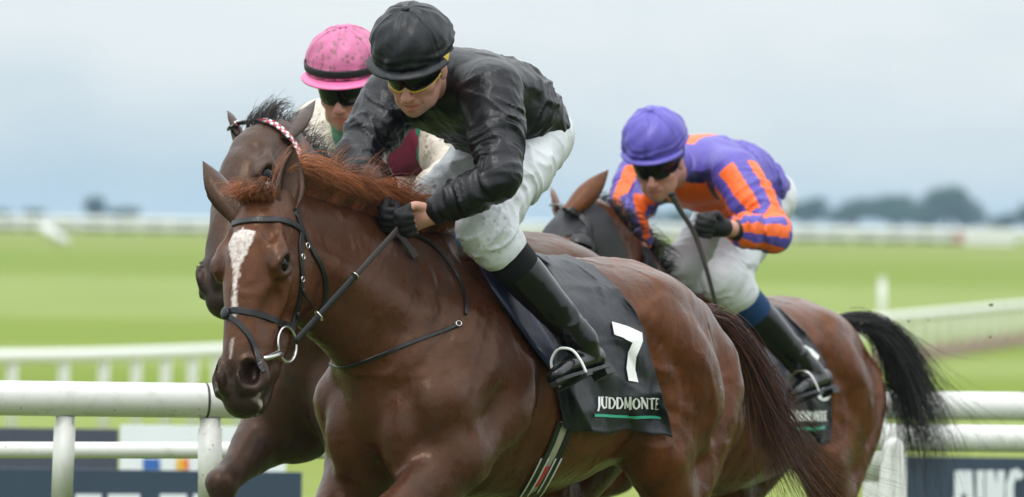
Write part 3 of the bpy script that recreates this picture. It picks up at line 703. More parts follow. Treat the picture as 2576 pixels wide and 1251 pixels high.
            # grooves between shoulder and neck / behind triceps
            S.chain([q((.31, .262, 1.22)), q((.34, .27, 1.08)), q((.40, .26, .96))], [.012, .014, .012], k=.04, sub=True)
            # muscle bellies and furrows of shoulder and arm
            S.chain([q((.46, .205, 1.34)), q((.55, .225, 1.22)), q((.66, .222, 1.10))], [.030, .034, .028], [.05, .055, .045], k=.022)
            S.chain([q((.36, .225, 1.26)), q((.42, .245, 1.12)), tuple(np.array(fr['elbow']) + (-.04, .045 * s, .05))], [.028, .034, .026], [.06, .07, .045], k=.022)
            S.ell(tuple(np.array(fr['elbow']) + (.02, .055 * s, .02)), (.06, .035, .06), k=.022)
            S.chain([q((.735, .125, 1.20)), q((.775, .115, 1.06)), q((.76, .105, .96))], [.030, .040, .034], k=.018)
            # foreleg
            E, K, Fk, H = [np.array(fr[n], float) for n in ('elbow', 'knee', 'fetlock', 'hoof')]
            mid = E * .62 + K * .38; ax = nrm(K - E); bk = np.cross((0, 1, 0), ax)
            S.chain([E + (.0, 0, .05), mid + bk * .0, E * .25 + K * .75, K], [.088, .070, .046, .043], [.105, .085, .052, .048], k=.05)
            S.ell(mid * .85 + E * .15 - bk * .035, (.14, .045, .04), R=[ax, (0, 1, 0), bk], k=.03)
            S.ell(mid * .7 + E * .3 + bk * .045, (.13, .05, .04), R=[ax, (0, 1, 0), bk], k=.03)
            S.ell(K, (.048, .044, .046), k=.02)
            S.chain([K, K * .55 + Fk * .45, Fk], [.036, .026, .032], [.042, .031, .036], k=.02)
            P_ = Fk * .45 + H * .55; S.chain([Fk, P_], [.034, .034], k=.02); S.chain([P_, H], [.045, .062], [.045, .06], k=.01)
            # hindquarter
            S.ell(q((-.40, .13, 1.37)), (.25, .125, .15), R=[(1, 0, .05), (0, 1, 0), (-.05, 0, 1)], k=.07)
            S.ell(q((-.38, .185, 1.44)), (.07, .05, .05), k=.06)
            S.chain([q((-.30, .235, 1.40)), q((-.45, .262, 1.28)), q((-.56, .245, 1.12))], [.030, .040, .034], [.06, .08, .07], k=.03)
            S.chain([q((-.22, .26, 1.36)), q((-.27, .27, 1.2)), q((-.30, .255, 1.08))], [.009, .012, .010], k=.045, sub=True)
            ST, HK, HF, HH = [np.array(hn[n], float) for n in ('stifle', 'hock', 'fetlock', 'hoof')]
            S.chain([q((-.42, .14, 1.33)), q((-.47, .17, 1.16)), tuple(ST)], [.10, .115, .085], [.18, .21, .12], k=.06)
            S.chain([q((-.68, .085, 1.36)), q((-.755, .12, 1.18)), tuple(ST * .45 + HK * .55 + np.array((-.03, 0, .13)))], [.085, .10, .062], [.09, .11, .085], k=.05)
            S.chain([q((-.60, .215, 1.36)), q((-.66, .235, 1.2)), q((-.62, .225, 1.05))], [.010, .012, .010], k=.035, sub=True)
            S.chain([ST + (-.02, 0, -.02), ST * .6 + HK * .4, HK], [.085, .068, .038], [.105, .085, .052], k=.045)
            S.ell(HK, (.05, .04, .06), k=.02)
            S.chain([HK, HK * .5 + HF * .5, HF], [.036, .029, .034], [.044, .034, .038], k=.02)
            P_ = HF * .45 + HH * .55; S.chain([HF, P_], [.034, .034], k=.02); S.chain([P_, HH], [.045, .06], [.045, .058], k=.01)
        # neck
        for pts, rw, rh, k in neck: S.chain(pts, rw, rh, k=k, side=(0, 1, 0))
        pts = neck[0][0]; rw_ = neck[0][1]; rh_ = neck[0][2]
        for s in (1, -1):
            A_ = [np.asarray(pts[i]) + np.array([.0, s * rw_[i] * .86, -rh_[i] * .58]) + np.array([rh_[i] * .30, 0, 0]) for i in (1, 2, 3)]
            B_ = [np.asarray(pts[i]) + np.array([0, s * rw_[i] * .80, -rh_[i] * .05]) for i in (1, 2, 3, 4)]
            S.chain(B_, [.040, .034, .028, .022], [.07, .065, .05, .04], k=.03)
    def finish(self, name, label, group, mat, h, ears, attrs=None):
        V, F = self.S.mesh(h, lambda p: (.0030 * vnoise(p * 8, 2) + .0020 * vnoise(p * np.array([22, 22, 9], np.float32), 4) - .0030 * np.clip(1 - 7 * np.abs(vnoise(p * np.array([7, 7, 4.5], np.float32), 12)), 0, 1) - (.0012 + .0040 * np.exp(-(((p - np.array([.68, 0, 1.32], np.float32)) * np.array([1, .0, 1], np.float32)) ** 2).sum(1) / .012)) * (1 - np.abs(vnoise(p * np.array([34, 13, 11], np.float32) + (p[:, 2:3] * np.array([[24., 0, 0]], np.float32)), 7))) ** 4).astype(np.float32))
        nb = len(V)
        for (ev, ef) in ears:
            F = np.vstack([F, ef + len(V)]); V = np.vstack([V, ev])
        Lv = V.copy(); V = self.o + V @ self.A
        self.V, self.F, self.Lv = V, F, Lv
        self.tree = bvh(V, F)
        self.root = empty(name, (self.o[0], self.o[1], 0), label, 'horse', group)
        ob = mobj('body', V, F, mat, self.root); self.body = ob
        hl = (Lv - self.poll) @ np.linalg.inv(self.HA)
        a_ = attrs(self, Lv, hl, nb) if attrs else {}
        for n_ in ('fore_tone', 'points', 'white'): vattr(ob, n_, a_.get(n_, np.zeros(len(V))))
        # eyes
        for s in (1, -1):
            c = self.hw((.207, .0885 * s, -.0160)); mb = MB(); Vv = []; Ff = []
            n1, n2 = 10, 14
            for i in range(n1 + 1):
                for j in range(n2):
                    th, ph = math.pi * i / n1, 2 * math.pi * j / n2
                    Vv.append(c + np.array([math.sin(th) * math.cos(ph), math.sin(th) * math.sin(ph), math.cos(th)]) * .0245 * np.linalg.norm(self.A[0]))
            Ff = [(i * n2 + j, (i + 1) * n2 + j, (i + 1) * n2 + (j + 1) % n2, i * n2 + (j + 1) % n2) for i in range(n1) for j in range(n2)]
            mb.add(Vv, Ff).build('eye', M['eye'], self.root)
        return self
def smooth01(x, a, b):
    t = np.clip((x - a) / (b - a), 0, 1); return t * t * (3 - 2 * t)
HG = 'racehorses galloping'
# ---- the chestnut leader
h1 = Horse(math.radians(55), (.42, 0, 1.60), W(1128, 612, 32.75))
poll1 = h1.L(652, 497, 32.12)
h1.set_head(poll1, h1.ld((-.135, -.40, -.91)), h1.ld((.855, -.515, .02)))
fore1 = {1: dict(elbow=(.60, .175, .96), knee=(1.00, .16, .81), fetlock=(1.22, .15, .52), hoof=(1.34, .15, .44)),
         -1: dict(elbow=(.56, -.17, .94), knee=(.93, -.15, .70), fetlock=(1.06, -.14, .28), hoof=(1.14, -.14, .055))}
hind1 = {1: dict(stifle=(-.36, .19, 1.00), hock=(-.70, .15, .56), fetlock=(-.64, .14, .24), hoof=(-.66, .14, .12)),
         -1: dict(stifle=(-.28, -.19, .98), hock=(-.52, -.15, .54), fetlock=(-.30, -.14, .2), hoof=(-.24, -.14, .06))}
def neck_for(h, mid_off=(0, 0, 0), thick=1.0):
    pb = h.hp((.055, 0, -.095)); pt = h.hp((.0, 0, -.075))
    b0 = np.array((.44, 0, 1.33)); b1 = np.array((.60, 0, 1.33))
    m1 = b1 * .62 + pb * .38 + np.array(mid_off); m2 = b1 * .30 + pb * .70 - np.array((0, 0, .02)) + np.array(mid_off) * .8
    n = [([b0, b1, m1, m2, pb], np.array([.16, .155, .112, .085, .078]) * thick, np.array([.25, .25, .205, .170, .118]), .06)]
    c0 = np.array((.42, 0, 1.54)); up = np.array([0, 0, 1.0])
    crest = [c0, c0 * .6 + pt * .4 + np.array(mid_off) + up * .015, c0 * .28 + pt * .72 + np.array(mid_off) * .7 + up * .018, pt]
    n.append((crest, [.05, .042, .036, .045], [.05, .05, .045, .045], .07))
    return n
h1.body_sdf(fore1, hind1, neck=neck_for(h1))
h1.head_sdf(1.12)
def attrs1(h, L, H, nb):
    a, w, hh = H.T; n1 = vnoise(L * 55); n2 = vnoise(L * 140, 3)
    head = (np.abs(w) < .16) & (a > -.1) & (a < .66) & (hh > -.26) & (hh < .12)
    wd_ = np.interp(a, [.122, .132, .150, .185, .215, .25, .32, .375, .39], [.0, .046, .045, .032, .018, .0105, .009, .007, .0])
    cx = np.interp(a, [.1, .18, .40], [-.004, -.006, -.004])
    white = smooth01(wd_ - np.abs(w - cx) + .004 * n1 + .004 * n2, -.002, .004) * (hh > -.045) * head * (a > .1) * (a < .395)
    snip = smooth01(.006 - np.abs(w + .002) + .003 * n1, -.001, .004) * (a > .44) * (a < .50) * (hh > -.06) * .55
    lip = smooth01(.014 - np.abs(a - .598 + .3 * (hh + .09)) + .01 * n1, 0, .012) * (w > .012) * (hh < -.055) * (hh > -.14) * .8
    white = np.maximum(np.maximum(white, snip * head), lip * head)
    pts = smooth01(a + .012 * n1, .42, .54) * head * .9
    pts = np.maximum(pts, smooth01(.050 - np.hypot(a - .207, (hh + .015)), 0, .035) * (np.abs(w) > .05) * head * .85)
    leg = smooth01(.62 + .05 * n1 - L[:, 2], 0, .2); pts = np.maximum(pts, leg)
    pts[nb:] = np.maximum(pts[nb:], .55)
    fore_tone = smooth01(L[:, 0], .05, .55) * (1 - .45 * smooth01(a, -.05, .1) * head)
    return dict(white=white, points=pts, fore_tone=fore_tone)
# ears: pricked, the left one turned outwards
e1 = h1.ear(h1.L(722, 520, 32.12), h1.L(742, 372, 32.18), h1.ld((.45, -.8, .1)), .046)
e2 = h1.ear(h1.L(592, 540, 32.17), h1.L(510, 406, 32.26), h1.ld((-.55, .75, -.1)), .046)
h1.finish('racehorse', 'chestnut racehorse with white blaze galloping in front, number 7 cloth', HG, M['coat1'], .007, [e1, e2], attrs1)
#print('HORSE1', len(h1.V), h1.V.min(0), h1.V.max(0))

# ---- the dark bay on the far side
h2 = Horse(math.radians(55), (.42, 0, 1.60), W(945, 548, 35.0), 1.02)
h2.set_head(h2.L(645, 322, 34.38), h2.ld((-.245, -.58, -.755)), h2.ld((.64, -.75, .14)), (1.14, 1.18))
fore2 = {1: dict(elbow=(.56, .175, .94), knee=(.78, .16, .62), fetlock=(.62, .15, .34), hoof=(.50, .15, .36)),
         -1: dict(elbow=(.64, -.17, 1.00), knee=(.98, -.15, .80), fetlock=(.98, -.14, .42), hoof=(.90, -.14, .36))}
hind2 = {1: dict(stifle=(-.28, .19, .98), hock=(-.52, .15, .54), fetlock=(-.34, .14, .18), hoof=(-.28, .14, .02)),
         -1: dict(stifle=(-.36, -.19, 1.00), hock=(-.70, -.15, .56), fetlock=(-.64, -.14, .22), hoof=(-.66, -.14, .08))}
h2.body_sdf(fore2, hind2, neck=neck_for(h2, (0, 0, .01)))
h2.head_sdf(1.0)
def attrs2(h, L, H, nb):
    a, w, hh = H.T; n1 = vnoise(L * 55); head = (np.abs(w) < .16) & (a > -.1) & (a < .66) & (hh > -.26) & (hh < .12)
    pts = np.maximum(smooth01(a + .012 * n1, .44, .56) * head * .8, smooth01(.66 + .05 * n1 - L[:, 2], 0, .2)); pts[nb:] = .3
    return dict(points=pts, fore_tone=smooth01(L[:, 0], -.1, .5))
ea = h2.ear(h2.L(718, 352, 34.35), h2.L(794, 252, 34.60), h2.ld((.5, .6, -.5)), .036)
eb = h2.ear(h2.L(597, 345, 34.50), h2.L(570, 279, 34.62), h2.ld((-.6, .3, .1)), .038)
h2.finish('racehorse', 'dark bay racehorse beside the leader, checked browband, pink-capped rider', HG, M['coat2'], .0102, [ea, eb], attrs2)
# ---- the bay behind
h3 = Horse(math.radians(60), (.42, 0, 1.60), W(1690, 718, 40.0))
h3.set_head(h3.L(1462, 512, 39.30), h3.ld((-.42, -.55, -.72)), h3.ld((.74, -.66, .10)), (1.05, 1.1))
fore3 = {1: dict(elbow=(.56, .175, .94), knee=(.90, .16, .68), fetlock=(1.02, .15, .28), hoof=(1.10, .15, .06)),
         -1: dict(elbow=(.60, -.17, .97), knee=(.98, -.15, .84), fetlock=(1.0, -.14, .46), hoof=(.92, -.14, .40))}
hind3 = {1: dict(stifle=(-.34, .19, .99), hock=(-.64, .15, .55), fetlock=(-.56, .14, .2), hoof=(-.54, .14, .06)),
         -1: dict(stifle=(-.28, -.19, .98), hock=(-.52, -.15, .54), fetlock=(-.34, -.14, .18), hoof=(-.28, -.14, .05))}
h3.body_sdf(fore3, hind3, neck=neck_for(h3, (0, 0, .01)))
h3.head_sdf(1.0)
def attrs3(h, L, H, nb):
    a, w, hh = H.T; n1 = vnoise(L * 55); head = (np.abs(w) < .16) & (a > -.1) & (a < .66) & (hh > -.26) & (hh < .12)
    pts = np.maximum(smooth01(a + .012 * n1, .48, .58) * head * .8, smooth01(.62 + .05 * n1 - L[:, 2], 0, .2))
    return dict(points=pts, fore_tone=smooth01(L[:, 0], -.2, .5) * .5)
ea = h3.ear(h3.L(1440, 525, 39.20), h3.L(1531, 428, 39.28), h3.ld((.25, .85, -.2)), .042)
eb = h3.ear(h3.L(1400, 530, 39.45), h3.L(1385, 470, 39.6), h3.ld((-.6, .3, .1)), .034)
h3.finish('racehorse', 'bay racehorse in a black blinker hood following behind the leader', HG, M['coat3'], .0095, [ea, eb], attrs3)
# ------------------------------------------------------------------ jockeys
def frame3(f, up):
    f = nrm(f); up = np.asarray(up, float); u = nrm(up - f * (up @ f)); l = np.cross(u, f)     # l: the person's left
    return f, u, l
def limb_disp(bones, amp=.006, freq=34, big=.005, seed=0):
    B = []
    for a, b, R, am in bones:
        a, b = np.asarray(a, float), np.asarray(b, float); d = nrm(b - a); e = nrm(np.cross(d, (.31, .2, .93))); B.append((a, d, np.linalg.norm(b - a), e, np.cross(d, e), R, am))
    def f(p):
        out = big * vnoise(p * 7, seed + 5) + big * .6 * vnoise(p * 16, seed + 6)
        wig = vnoise(p * 11, seed + 1)
        for a, d, L, e, g, R, am in B:
            q = p - a; s = q @ d; rr = q - s[:, None] * d; dist = np.sqrt((rr * rr).sum(1))
            w = np.clip(1.6 - dist / R, 0, 1) * np.clip(1.15 - np.abs(s / L - .5) * 1.7, 0, 1)
            n = vnoise(np.stack([s * freq + 1.1 * wig, (rr @ e) * 9, (rr @ g) * 9], 1), seed + 2)
            n2 = vnoise(np.stack([s * freq * .55 + (rr @ e) * 16 + 1.4 * wig, (rr @ e) * 5, (rr @ g) * 8], 1), seed + 3)
            out = out - am * w * (1.5 * np.clip(1 - 2.1 * np.abs(n), 0, 1) ** 1.5 + 1.3 * np.clip(1 - 2.4 * np.abs(n2), 0, 1) ** 1.5 - .5)
        return out.astype(np.float32)
    return f
def fist(S, c, d, g, side=1, r=1.0, k=.008, short=False, only=None):
    """closed hand: c wrist, d towards the knuckles, g across the palm towards the little finger"""
    d = nrm(d); g = nrm(np.asarray(g) - d * (np.asarray(g) @ d)); n = np.cross(d, g) * side
    Q = lambda a, b, e: c + d * a + g * b + n * e
    if only != 'tips':
        S.chain([Q(-.02, 0, 0), Q(.02, 0, .0), Q(.052, 0, .004), Q(.072, 0, .0)], [.027 * r, .033 * r, .041 * r, .038 * r], [.022 * r, .021 * r, .017 * r, .014 * r], side=g, k=.012)
    for i, ln in enumerate((.92, 1.0, .96, .8)):
        b = (i - 1.5) * .0195
        pts = [Q(.060, b, .006), Q(.060 + .034 * ln, b * 1.02, -.004), Q(.082 * ln + .006, b, -.034), Q(.052, b * .95, -.040)]
        if short: pts = [pts[0], pts[0] * .45 + pts[1] * .55, pts[1]]
        S.chain(pts, [x * r for x in (.0105, .0100, .0092, .0085)[:len(pts)]], k=k)
    if only != 'tips': S.chain([Q(.012, -.030, -.006), Q(.040, -.046, -.016), Q(.066, -.036, -.030), Q(.080, -.016, -.040)], [.014 * r, .0125 * r, .0108 * r, .009 * r], k=k)
def head_sdf(S, c, f, u, l):
    S.frame(np.array([l, f, u]), c)
    S.ell((0, -.005, .03), (.076, .096, .098), k=.02)
    S.ell((0, .042, -.035), (.060, .052, .082), k=.025)
    S.ell((0, .048, -.083), (.046, .044, .028), k=.02); S.ell((0, .076, -.099), (.020, .016, .016), k=.02)
    for s in (1, -1):
        S.ell((.046 * s, .060, -.022), (.022, .020, .018), k=.02); S.ell((.050 * s, .02, -.070), (.014, .04, .02), R=[(1, 0, 0), (0, 1, -.35), (0, .35, 1)], k=.02)
        S.ell((.033 * s, .096, .012), (.017, .012, .012), k=.012, sub=True)
        S.ell((.079 * s, -.004, -.008), (.009, .019, .031), R=[(1, .3 * s, 0), (-.3 * s, 1, 0), (0, 0, 1)], k=.008)
        S.ell((.0135 * s, .103, -.036), (.0085, .010, .0075), k=.007)
        S.ell((.034 * s, .072, -.060), (.014, .012, .022), k=.014)          # cheek beside the mouth
        S.chain([(.020 * s, .094, -.040), (.033 * s, .082, -.064)], [.0028, .0028], k=.007, sub=True)
    S.chain([(0, .085, .018), (0, .101, -.006), (0, .117, -.030)], [.010, .0105, .0125], k=.012)
    S.ell((0, .117, -.033), (.0125, .0115, .0105), k=.008)
    S.chain([(-.045, .076, .030), (0, .088, .028), (.045, .076, .030)], .011, k=.018)
    S.ell((0, .088, -.058), (.026, .012, .012), k=.012)
    S.chain([(-.024, .086, -.066), (0, .098, -.062), (.024, .086, -.066)], [.004, .0062, .004], k=.006)
    S.chain([(-.022, .085, -.077), (0, .096, -.078), (.022, .085, -.077)], [.004, .0072, .004], k=.006)
    S.chain([(-.027, .090, -.071), (0, .104, -.0695), (.027, .090, -.071)], [.003, .0032, .003], k=.004, sub=True)
    S.frame()
def helmet(root, c, f, u, l, mat, rx=.116, ry=.133, rz=.132, cover_band=None, peak_mat=None, seed=0, peak_len=.05, tilt=.0):
    """soft cap over a skull helmet: dome with panel seams, gathered rim, peak, button"""
    def X(th, ph, o=0.0):
        st = math.sin(th); x, y, z = st * math.sin(ph), st * math.cos(ph), math.cos(th)
        return c + l * x * (rx + o) + f * y * (ry + o) + u * z * (rz + o)
    n1, n2 = 44, 128; V = []; rg = np.random.default_rng(seed); phs = rg.uniform(0, 6, 8)
    for i in range(n1):
        th = .001 + (math.radians(101)) * i / (n1 - 1)
        for j in range(n2):
            ph = 2 * math.pi * j / n2; o = .0
            sm = abs(((ph * 6 / (2 * math.pi)) % 1) - .5) * 2; o += (-.0030 if sm > .95 else (.0020 if sm > .87 else 0)) * min(1, th * 3)
            t = th / math.radians(101)
            g = max(0, (t - .72) / .28); o += g * .0034 * math.sin(13 * ph + 2.2 * math.sin(3 * ph) + phs[0] + 7 * t) + g * .0040 * math.sin(46 * t + 2.5 * math.sin(2 * ph + phs[1]) + 1.2 * math.sin(5 * ph))
            o += .0026 * math.sin(3 * ph + phs[2] + 4 * t) * math.sin(5 * t + phs[3]) + .0022 * (math.sin(9 * ph + 6 * t + phs[4]) * math.sin(11 * t + phs[5]))
            o -= .004 * max(0, (t - .93) / .07)
            V.append(X(th, ph, o))
    F = np.array([(i * n2 + j, (i + 1) * n2 + j, (i + 1) * n2 + (j + 1) % n2, i * n2 + (j + 1) % n2) for i in range(n1 - 1) for j in range(n2)])
    cap = mobj('helmet', V, F, mat, root); vattr(cap, 'mud', np.ones(len(V)))
    MB().tube([X(0, 0, -.004), X(0, 0, .004), X(0, 0, .007)], [.014, .012, .005], 12).build('button', mat, cap)
    # peak
    V = []; m = 25; k = 6
    for top in (1, 0):
        for i in range(m):
            ph = math.radians(-68 + 136 * i / (m - 1)); b = X(math.radians(97), ph, -.004); prof = math.cos(ph * .92) ** .7
            dr = nrm(l * math.sin(ph) * .75 + f * math.cos(ph))
            for j in range(k):
                q = j / (k - 1); V.append(b + dr * peak_len * prof * q - u * (.010 * q * q + (0 if top else .004) + .004) )
    F = [(i * k + j, (i + 1) * k + j, (i + 1) * k + j + 1, i * k + j + 1) for i in range(m - 1) for j in range(k - 1)]
    o_ = m * k; F += [tuple(x + o_ for x in q[::-1]) for q in F]
    F += [(i * k + k - 1, (i + 1) * k + k - 1, (i + 1) * k + k - 1 + o_, i * k + k - 1 + o_) for i in range(m - 1)]
    pk = mobj('peak', V, np.array(F), peak_mat or mat, cap); vattr(pk, 'mud', np.full(len(V), .4))
    # band / goggle strap round the cover
    if cover_band:
        P = []; Nn = []
        for j in range(65):
            ph = 2 * math.pi * j / 64; p = X(math.radians(90 - 3 * math.cos(ph)), ph, .002); P.append(p); Nn.append(nrm(p - c))
        MB().strap(P, Nn, cover_band[1], .004, closed=True).build('band', cover_band[0], cap)
    return cap
def goggles(root, c, f, u, l, rim=None, drop=.0, hgt=.05, strap=None, push=0.0):
    """wrap-round lens in front of the eyes with a frame and a strap running back to the ears"""
    m, k = 29, 9; V = []
    for top in (1, 0):
        for i in range(m):
            ph = math.radians(-78 + 156 * i / (m - 1)); t = abs(ph) / math.radians(78)
            h = hgt * (1 - .35 * t ** 3); nn = max(0, 1 - abs(ph) / .24); 
            for j in range(k):
                q = j / (k - 1); z = .014 + drop + h * (.5 - q) * 1.0
                if q > .5: z += nn * .016 * (q - .5) * 2
                bul = .006 * math.sin(math.pi * q)
                R = 1 - (.0 if top else .04)
                V.append(c + (l * math.sin(ph) * (.081 + bul) + f * (math.cos(ph) * (.112 + bul + push) - .004)) * R + u * z)
    F = [(i * k + j, i * k + j + 1, (i + 1) * k + j + 1, (i + 1) * k + j) for i in range(m - 1) for j in range(k - 1)]
    o_ = m * k; F += [tuple(x + o_ for x in q[::-1]) for q in F]
    edge = lambda j: [(i * k + j, (i + 1) * k + j, (i + 1) * k + j + o_, i * k + j + o_) for i in range(m - 1)]
    F += edge(0) + [q[::-1] for q in edge(k - 1)]
    g = mobj('goggles', V, np.array(F), M['lens'], root)
    V = np.array(V)
    loop = [V[i * k] for i in range(m)]; low = [V[i * k + k - 1] for i in range(m)]
    MB().tube(low, .0020, 6).build('lower_frame', rim or M['rubber'], g); MB().tube(loop, .0022, 6).build('upper_frame', M['rubber'], g)
    for s in (1, -1):
        P = [c + l * s * .079 + f * .02 + u * (.014 + drop), c + l * s * .086 - f * .03 + u * .02, c + l * s * .08 - f * .07 + u * .03]
        P = catmull(P, 6); MB().strap(P, [nrm(p - c) for p in P], .022, .003).build('strap', strap or M['rubber'], g)
    return g
def boot(root, knee, ankle, toe, heel, mats, r_top=.068, r_ank=.045, cut=.30, side=(1, 0, 0)):
    """riding boot with a matte gaiter at the top and a heeled sole"""
    knee, ankle, toe, heel = [np.asarray(x, float) for x in (knee, ankle, toe, heel)]
    sh = ankle - knee; top = knee + sh * .15; gb = knee + sh * cut
    S = SDF()
    calf = knee + sh * .42
    S.chain([gb, calf + sh * .05, knee + sh * .75, ankle], [r_top * .92, r_top * .94, r_ank * 1.12, r_ank], k=.02, side=side)
    sole_dir = nrm(toe - heel); dn = nrm(sh - sole_dir * (sh @ sole_dir))
    S.chain([ankle, heel * .75 + toe * .25 - dn * .012, heel * .35 + toe * .65 - dn * .004, toe + dn * .012 - sole_dir * .025], [r_ank, .040, .038, .030], [r_ank, .036, .028, .022], k=.022, side=np.cross(sole_dir, dn))
    S.ell(heel + sole_dir * .03 - dn * .01, (.034, .032, .036), R=[sole_dir, np.cross(sole_dir, dn), dn], k=.02)
    dsp = limb_disp([(knee + sh * .68, ankle, .06, .0045)], freq=30, big=.0018)
    V, F = S.mesh(.0055, dsp)
    b = mobj('boot', V, F, mats[0], root)
    sl = MB(); a1, a2 = heel + dn * .030, toe + dn * .034; cs = np.cross(sole_dir, dn)
    L = np.linalg.norm(toe - heel); out = []
    for q, w_ in ((0, .018), (.06, .027), (.2, .030), (.4, .027), (.6, .034), (.8, .037), (.93, .028), (1.0, .012)): out.append((heel + (toe - heel) * q, w_))
    V = []
    for off in (.026, .036):
        V += [p + cs * w_ + dn * off for p, w_ in out] + [p - cs * w_ + dn * off for p, w_ in out[::-1]]
    n = len(out) * 2; F = [tuple(range(n))[::-1], tuple(range(n, 2 * n))] + [(i, (i + 1) % n, n + (i + 1) % n, n + i) for i in range(n)]
    MB().add(V, F).build('sole', M['rubber'], b, smooth=False)
    MB().box(heel + sole_dir * .028 + dn * .044, .05, .05, .022, [sole_dir, cs, dn]).build('heel', M['rubber'], b, smooth=False)
    G = SDF(); G.chain([top - sh * .02, knee + sh * .18, gb + sh * .03], [r_top * 1.03, r_top * 1.02, r_top * .985], k=.01, side=side)
    V, F = G.mesh(.0055); mobj('gaiter', V, F, mats[1], b)
    return b
def jockey(label, base, J, mats, jack_attr=None, h=.0055, left_tips=False, seed=0, mudder=None):
    root = empty('person', (base[0], base[1], base[2]), label, 'jockey', 'jockeys')
    P = {k: np.asarray(v, float) for k, v in J.items() if k not in ('f', 'u')}
    f, u, l = frame3(J['f'], J['u']); side = J['side']; side = nrm(side)
    c = P['head']
    S = SDF(); head_sdf(S, c, f, u, l)
    S.chain([c - u * .06 - f * .02, c * .4 + P['neck'] * .6 - u * .02, P['neck']], [.052, .054, .062], k=.03)
    S.chain([P['neck'], P['chest'], P['waist'], P['pelvis']], [.08, .13, .115, .125], [.07, .095, .09, .10], side=side, k=.04)
    for s in 'LR':
        S.chain([P['sh' + s], P['el' + s], P['wr' + s]], [.045, .038, .027], k=.03, n=1); S.chain([P['chest'], P['sh' + s]], [.07, .05], k=.04)
        S.chain([P['hip' + s], P['kn' + s], P['an' + s]], [.075, .052, .036], k=.04, n=1); S.chain([P['pelvis'], P['hip' + s]], [.08, .075], k=.04)
        fist(S, P['wr' + s], P['hd' + s] - P['wr' + s], P['gr' + s], -1 if s == 'L' else 1)
        S.chain([P['an' + s], P['toe' + s] * .35 + P['heel' + s] * .65, P['toe' + s] * .7 + P['heel' + s] * .3], [.030, .022, .014], k=.02)
    V, F = S.mesh(h); bd = mobj('body', V, F, M['skin'], root); q = (V - c) @ np.array([l, f, u]).T
    lip = smooth01(1.25 - np.sqrt((q[:, 0] / .025) ** 2 + ((q[:, 2] + .070) / .011) ** 2), 0, .4) * (q[:, 1] > .07); chk = smooth01(1.3 - np.linalg.norm((q - np.array([0, .09, -.03])) / np.array([.06, .06, .03]), axis=1), 0, .8)
    vattr(bd, 'red', np.maximum(lip * .8, chk * .35)); vattr(bd, 'stub', smooth01(-.048 - q[:, 2], 0, .02) * (q[:, 1] > .0) * (np.linalg.norm(q, axis=1) < .2) * (1 - lip) * .42)
    # silks
    S = SDF(); t_ = J.get('tors', 1.0); sl_ = J.get('sleeve', .86)
    nb, ch, wa, pe = P['neck'], P['chest'], P['waist'], P['pelvis']
    S.chain([nb * .75 + c * .25, nb, ch, (ch + wa) / 2, wa, wa * .35 + pe * .65], np.array([.062, .098, .175, .178, .165, .150]) * t_, np.array([.062, .098, .132, .136, .130, .105]) * t_, side=side, k=.04)
    for s in 'LR':
        S.chain([ch * .6 + P['sh' + s] * .4, P['sh' + s], P['sh' + s] * .5 + P['el' + s] * .5], [.10, .082, .070], k=.05)
        S.chain([P['sh' + s], P['sh' + s] * .4 + P['el' + s] * .6, P['el' + s]], [.078, .068, .060], k=.04)
        S.chain([P['el' + s], P['el' + s] * .5 + P['wr' + s] * .5, P['wr' + s] * sl_ + P['el' + s] * (1 - sl_)], [.060, .056, .040], k=.03)
    dsp = limb_disp([(P['sh' + s], P['el' + s], .085, .0115) for s in 'LR'] + [(P['el' + s], P['wr' + s], .07, .0105) for s in 'LR'] + [(ch, pe, .21, .0105)], freq=36, big=.0075, seed=seed)
    V, F = S.mesh(h, dsp); jk = mobj('jacket', V, F, mats['jacket'], root)
    at = jack_attr(V, P) if jack_attr else {}
    at.setdefault('mud', np.zeros(len(V)))
    for k_, v_ in at.items(): vattr(jk, k_, v_)
    for s in 'LR':   # elastic cuffs
        dd = nrm(P['el' + s] - P['wr' + s]); cu_ = P['wr' + s] * (sl_ + .1) + P['el' + s] * (.9 - sl_); MB().tube([cu_ - dd * .002, cu_ + dd * .012, cu_ + dd * .028], [.036, .038, .041], 18).build('cuff', mats['jacket_cuff'], jk)
    # breeches
    S = SDF()
    S.chain([wa * .35 + pe * .65, pe], [.125, .132], [.10, .105], side=side, k=.04)
    for s in 'LR':
        S.chain([pe * .5 + P['hip' + s] * .5, P['hip' + s], P['hip' + s] * .5 + P['kn' + s] * .5, P['kn' + s]], [.100, .094, .079, .070], k=.05)
        S.chain([P['kn' + s], P['kn' + s] * .82 + P['an' + s] * .18], [.074, .073], k=.03)
    dsp = limb_disp([(P['hip' + s], P['kn' + s], .11, .0075) for s in 'LR'] + [(P['kn' + s] * 1.1 - P['an' + s] * .1, P['kn' + s] * .8 + P['an' + s] * .2, .09, .0095) for s in 'LR'], freq=32, big=.0045, seed=seed + 20)
    V, F = S.mesh(h, dsp); br_ = mobj('breeches', V, F, mats['breeches'], root); vattr(br_, 'mud', mudder(V, P) if mudder else np.full(len(V), .5))
    for s in 'LR':
        boot(root, P['kn' + s], P['an' + s], P['toe' + s], P['heel' + s], mats['boots'], side=side)
        G = SDF(); fist(G, P['wr' + s], P['hd' + s] - P['wr' + s], P['gr' + s], -1 if s == 'L' else 1, r=1.13, short=J.get('fingerless', False))
        G.cap(P['wr' + s] + nrm(P['hd' + s] - P['wr' + s]) * J.get('glove_cut', -.01), P['wr' + s] + nrm(P['hd' + s] - P['wr' + s]) * .03, .030, .030, k=.012)
        V, F = G.mesh(.0045)
        if J.get('glove_cut', -.01) > 0:
            d_ = nrm(P['hd' + s] - P['wr' + s]); keep = ((V[F].mean(1) - P['wr' + s]) @ d_) > J['glove_cut']; F = F[keep]
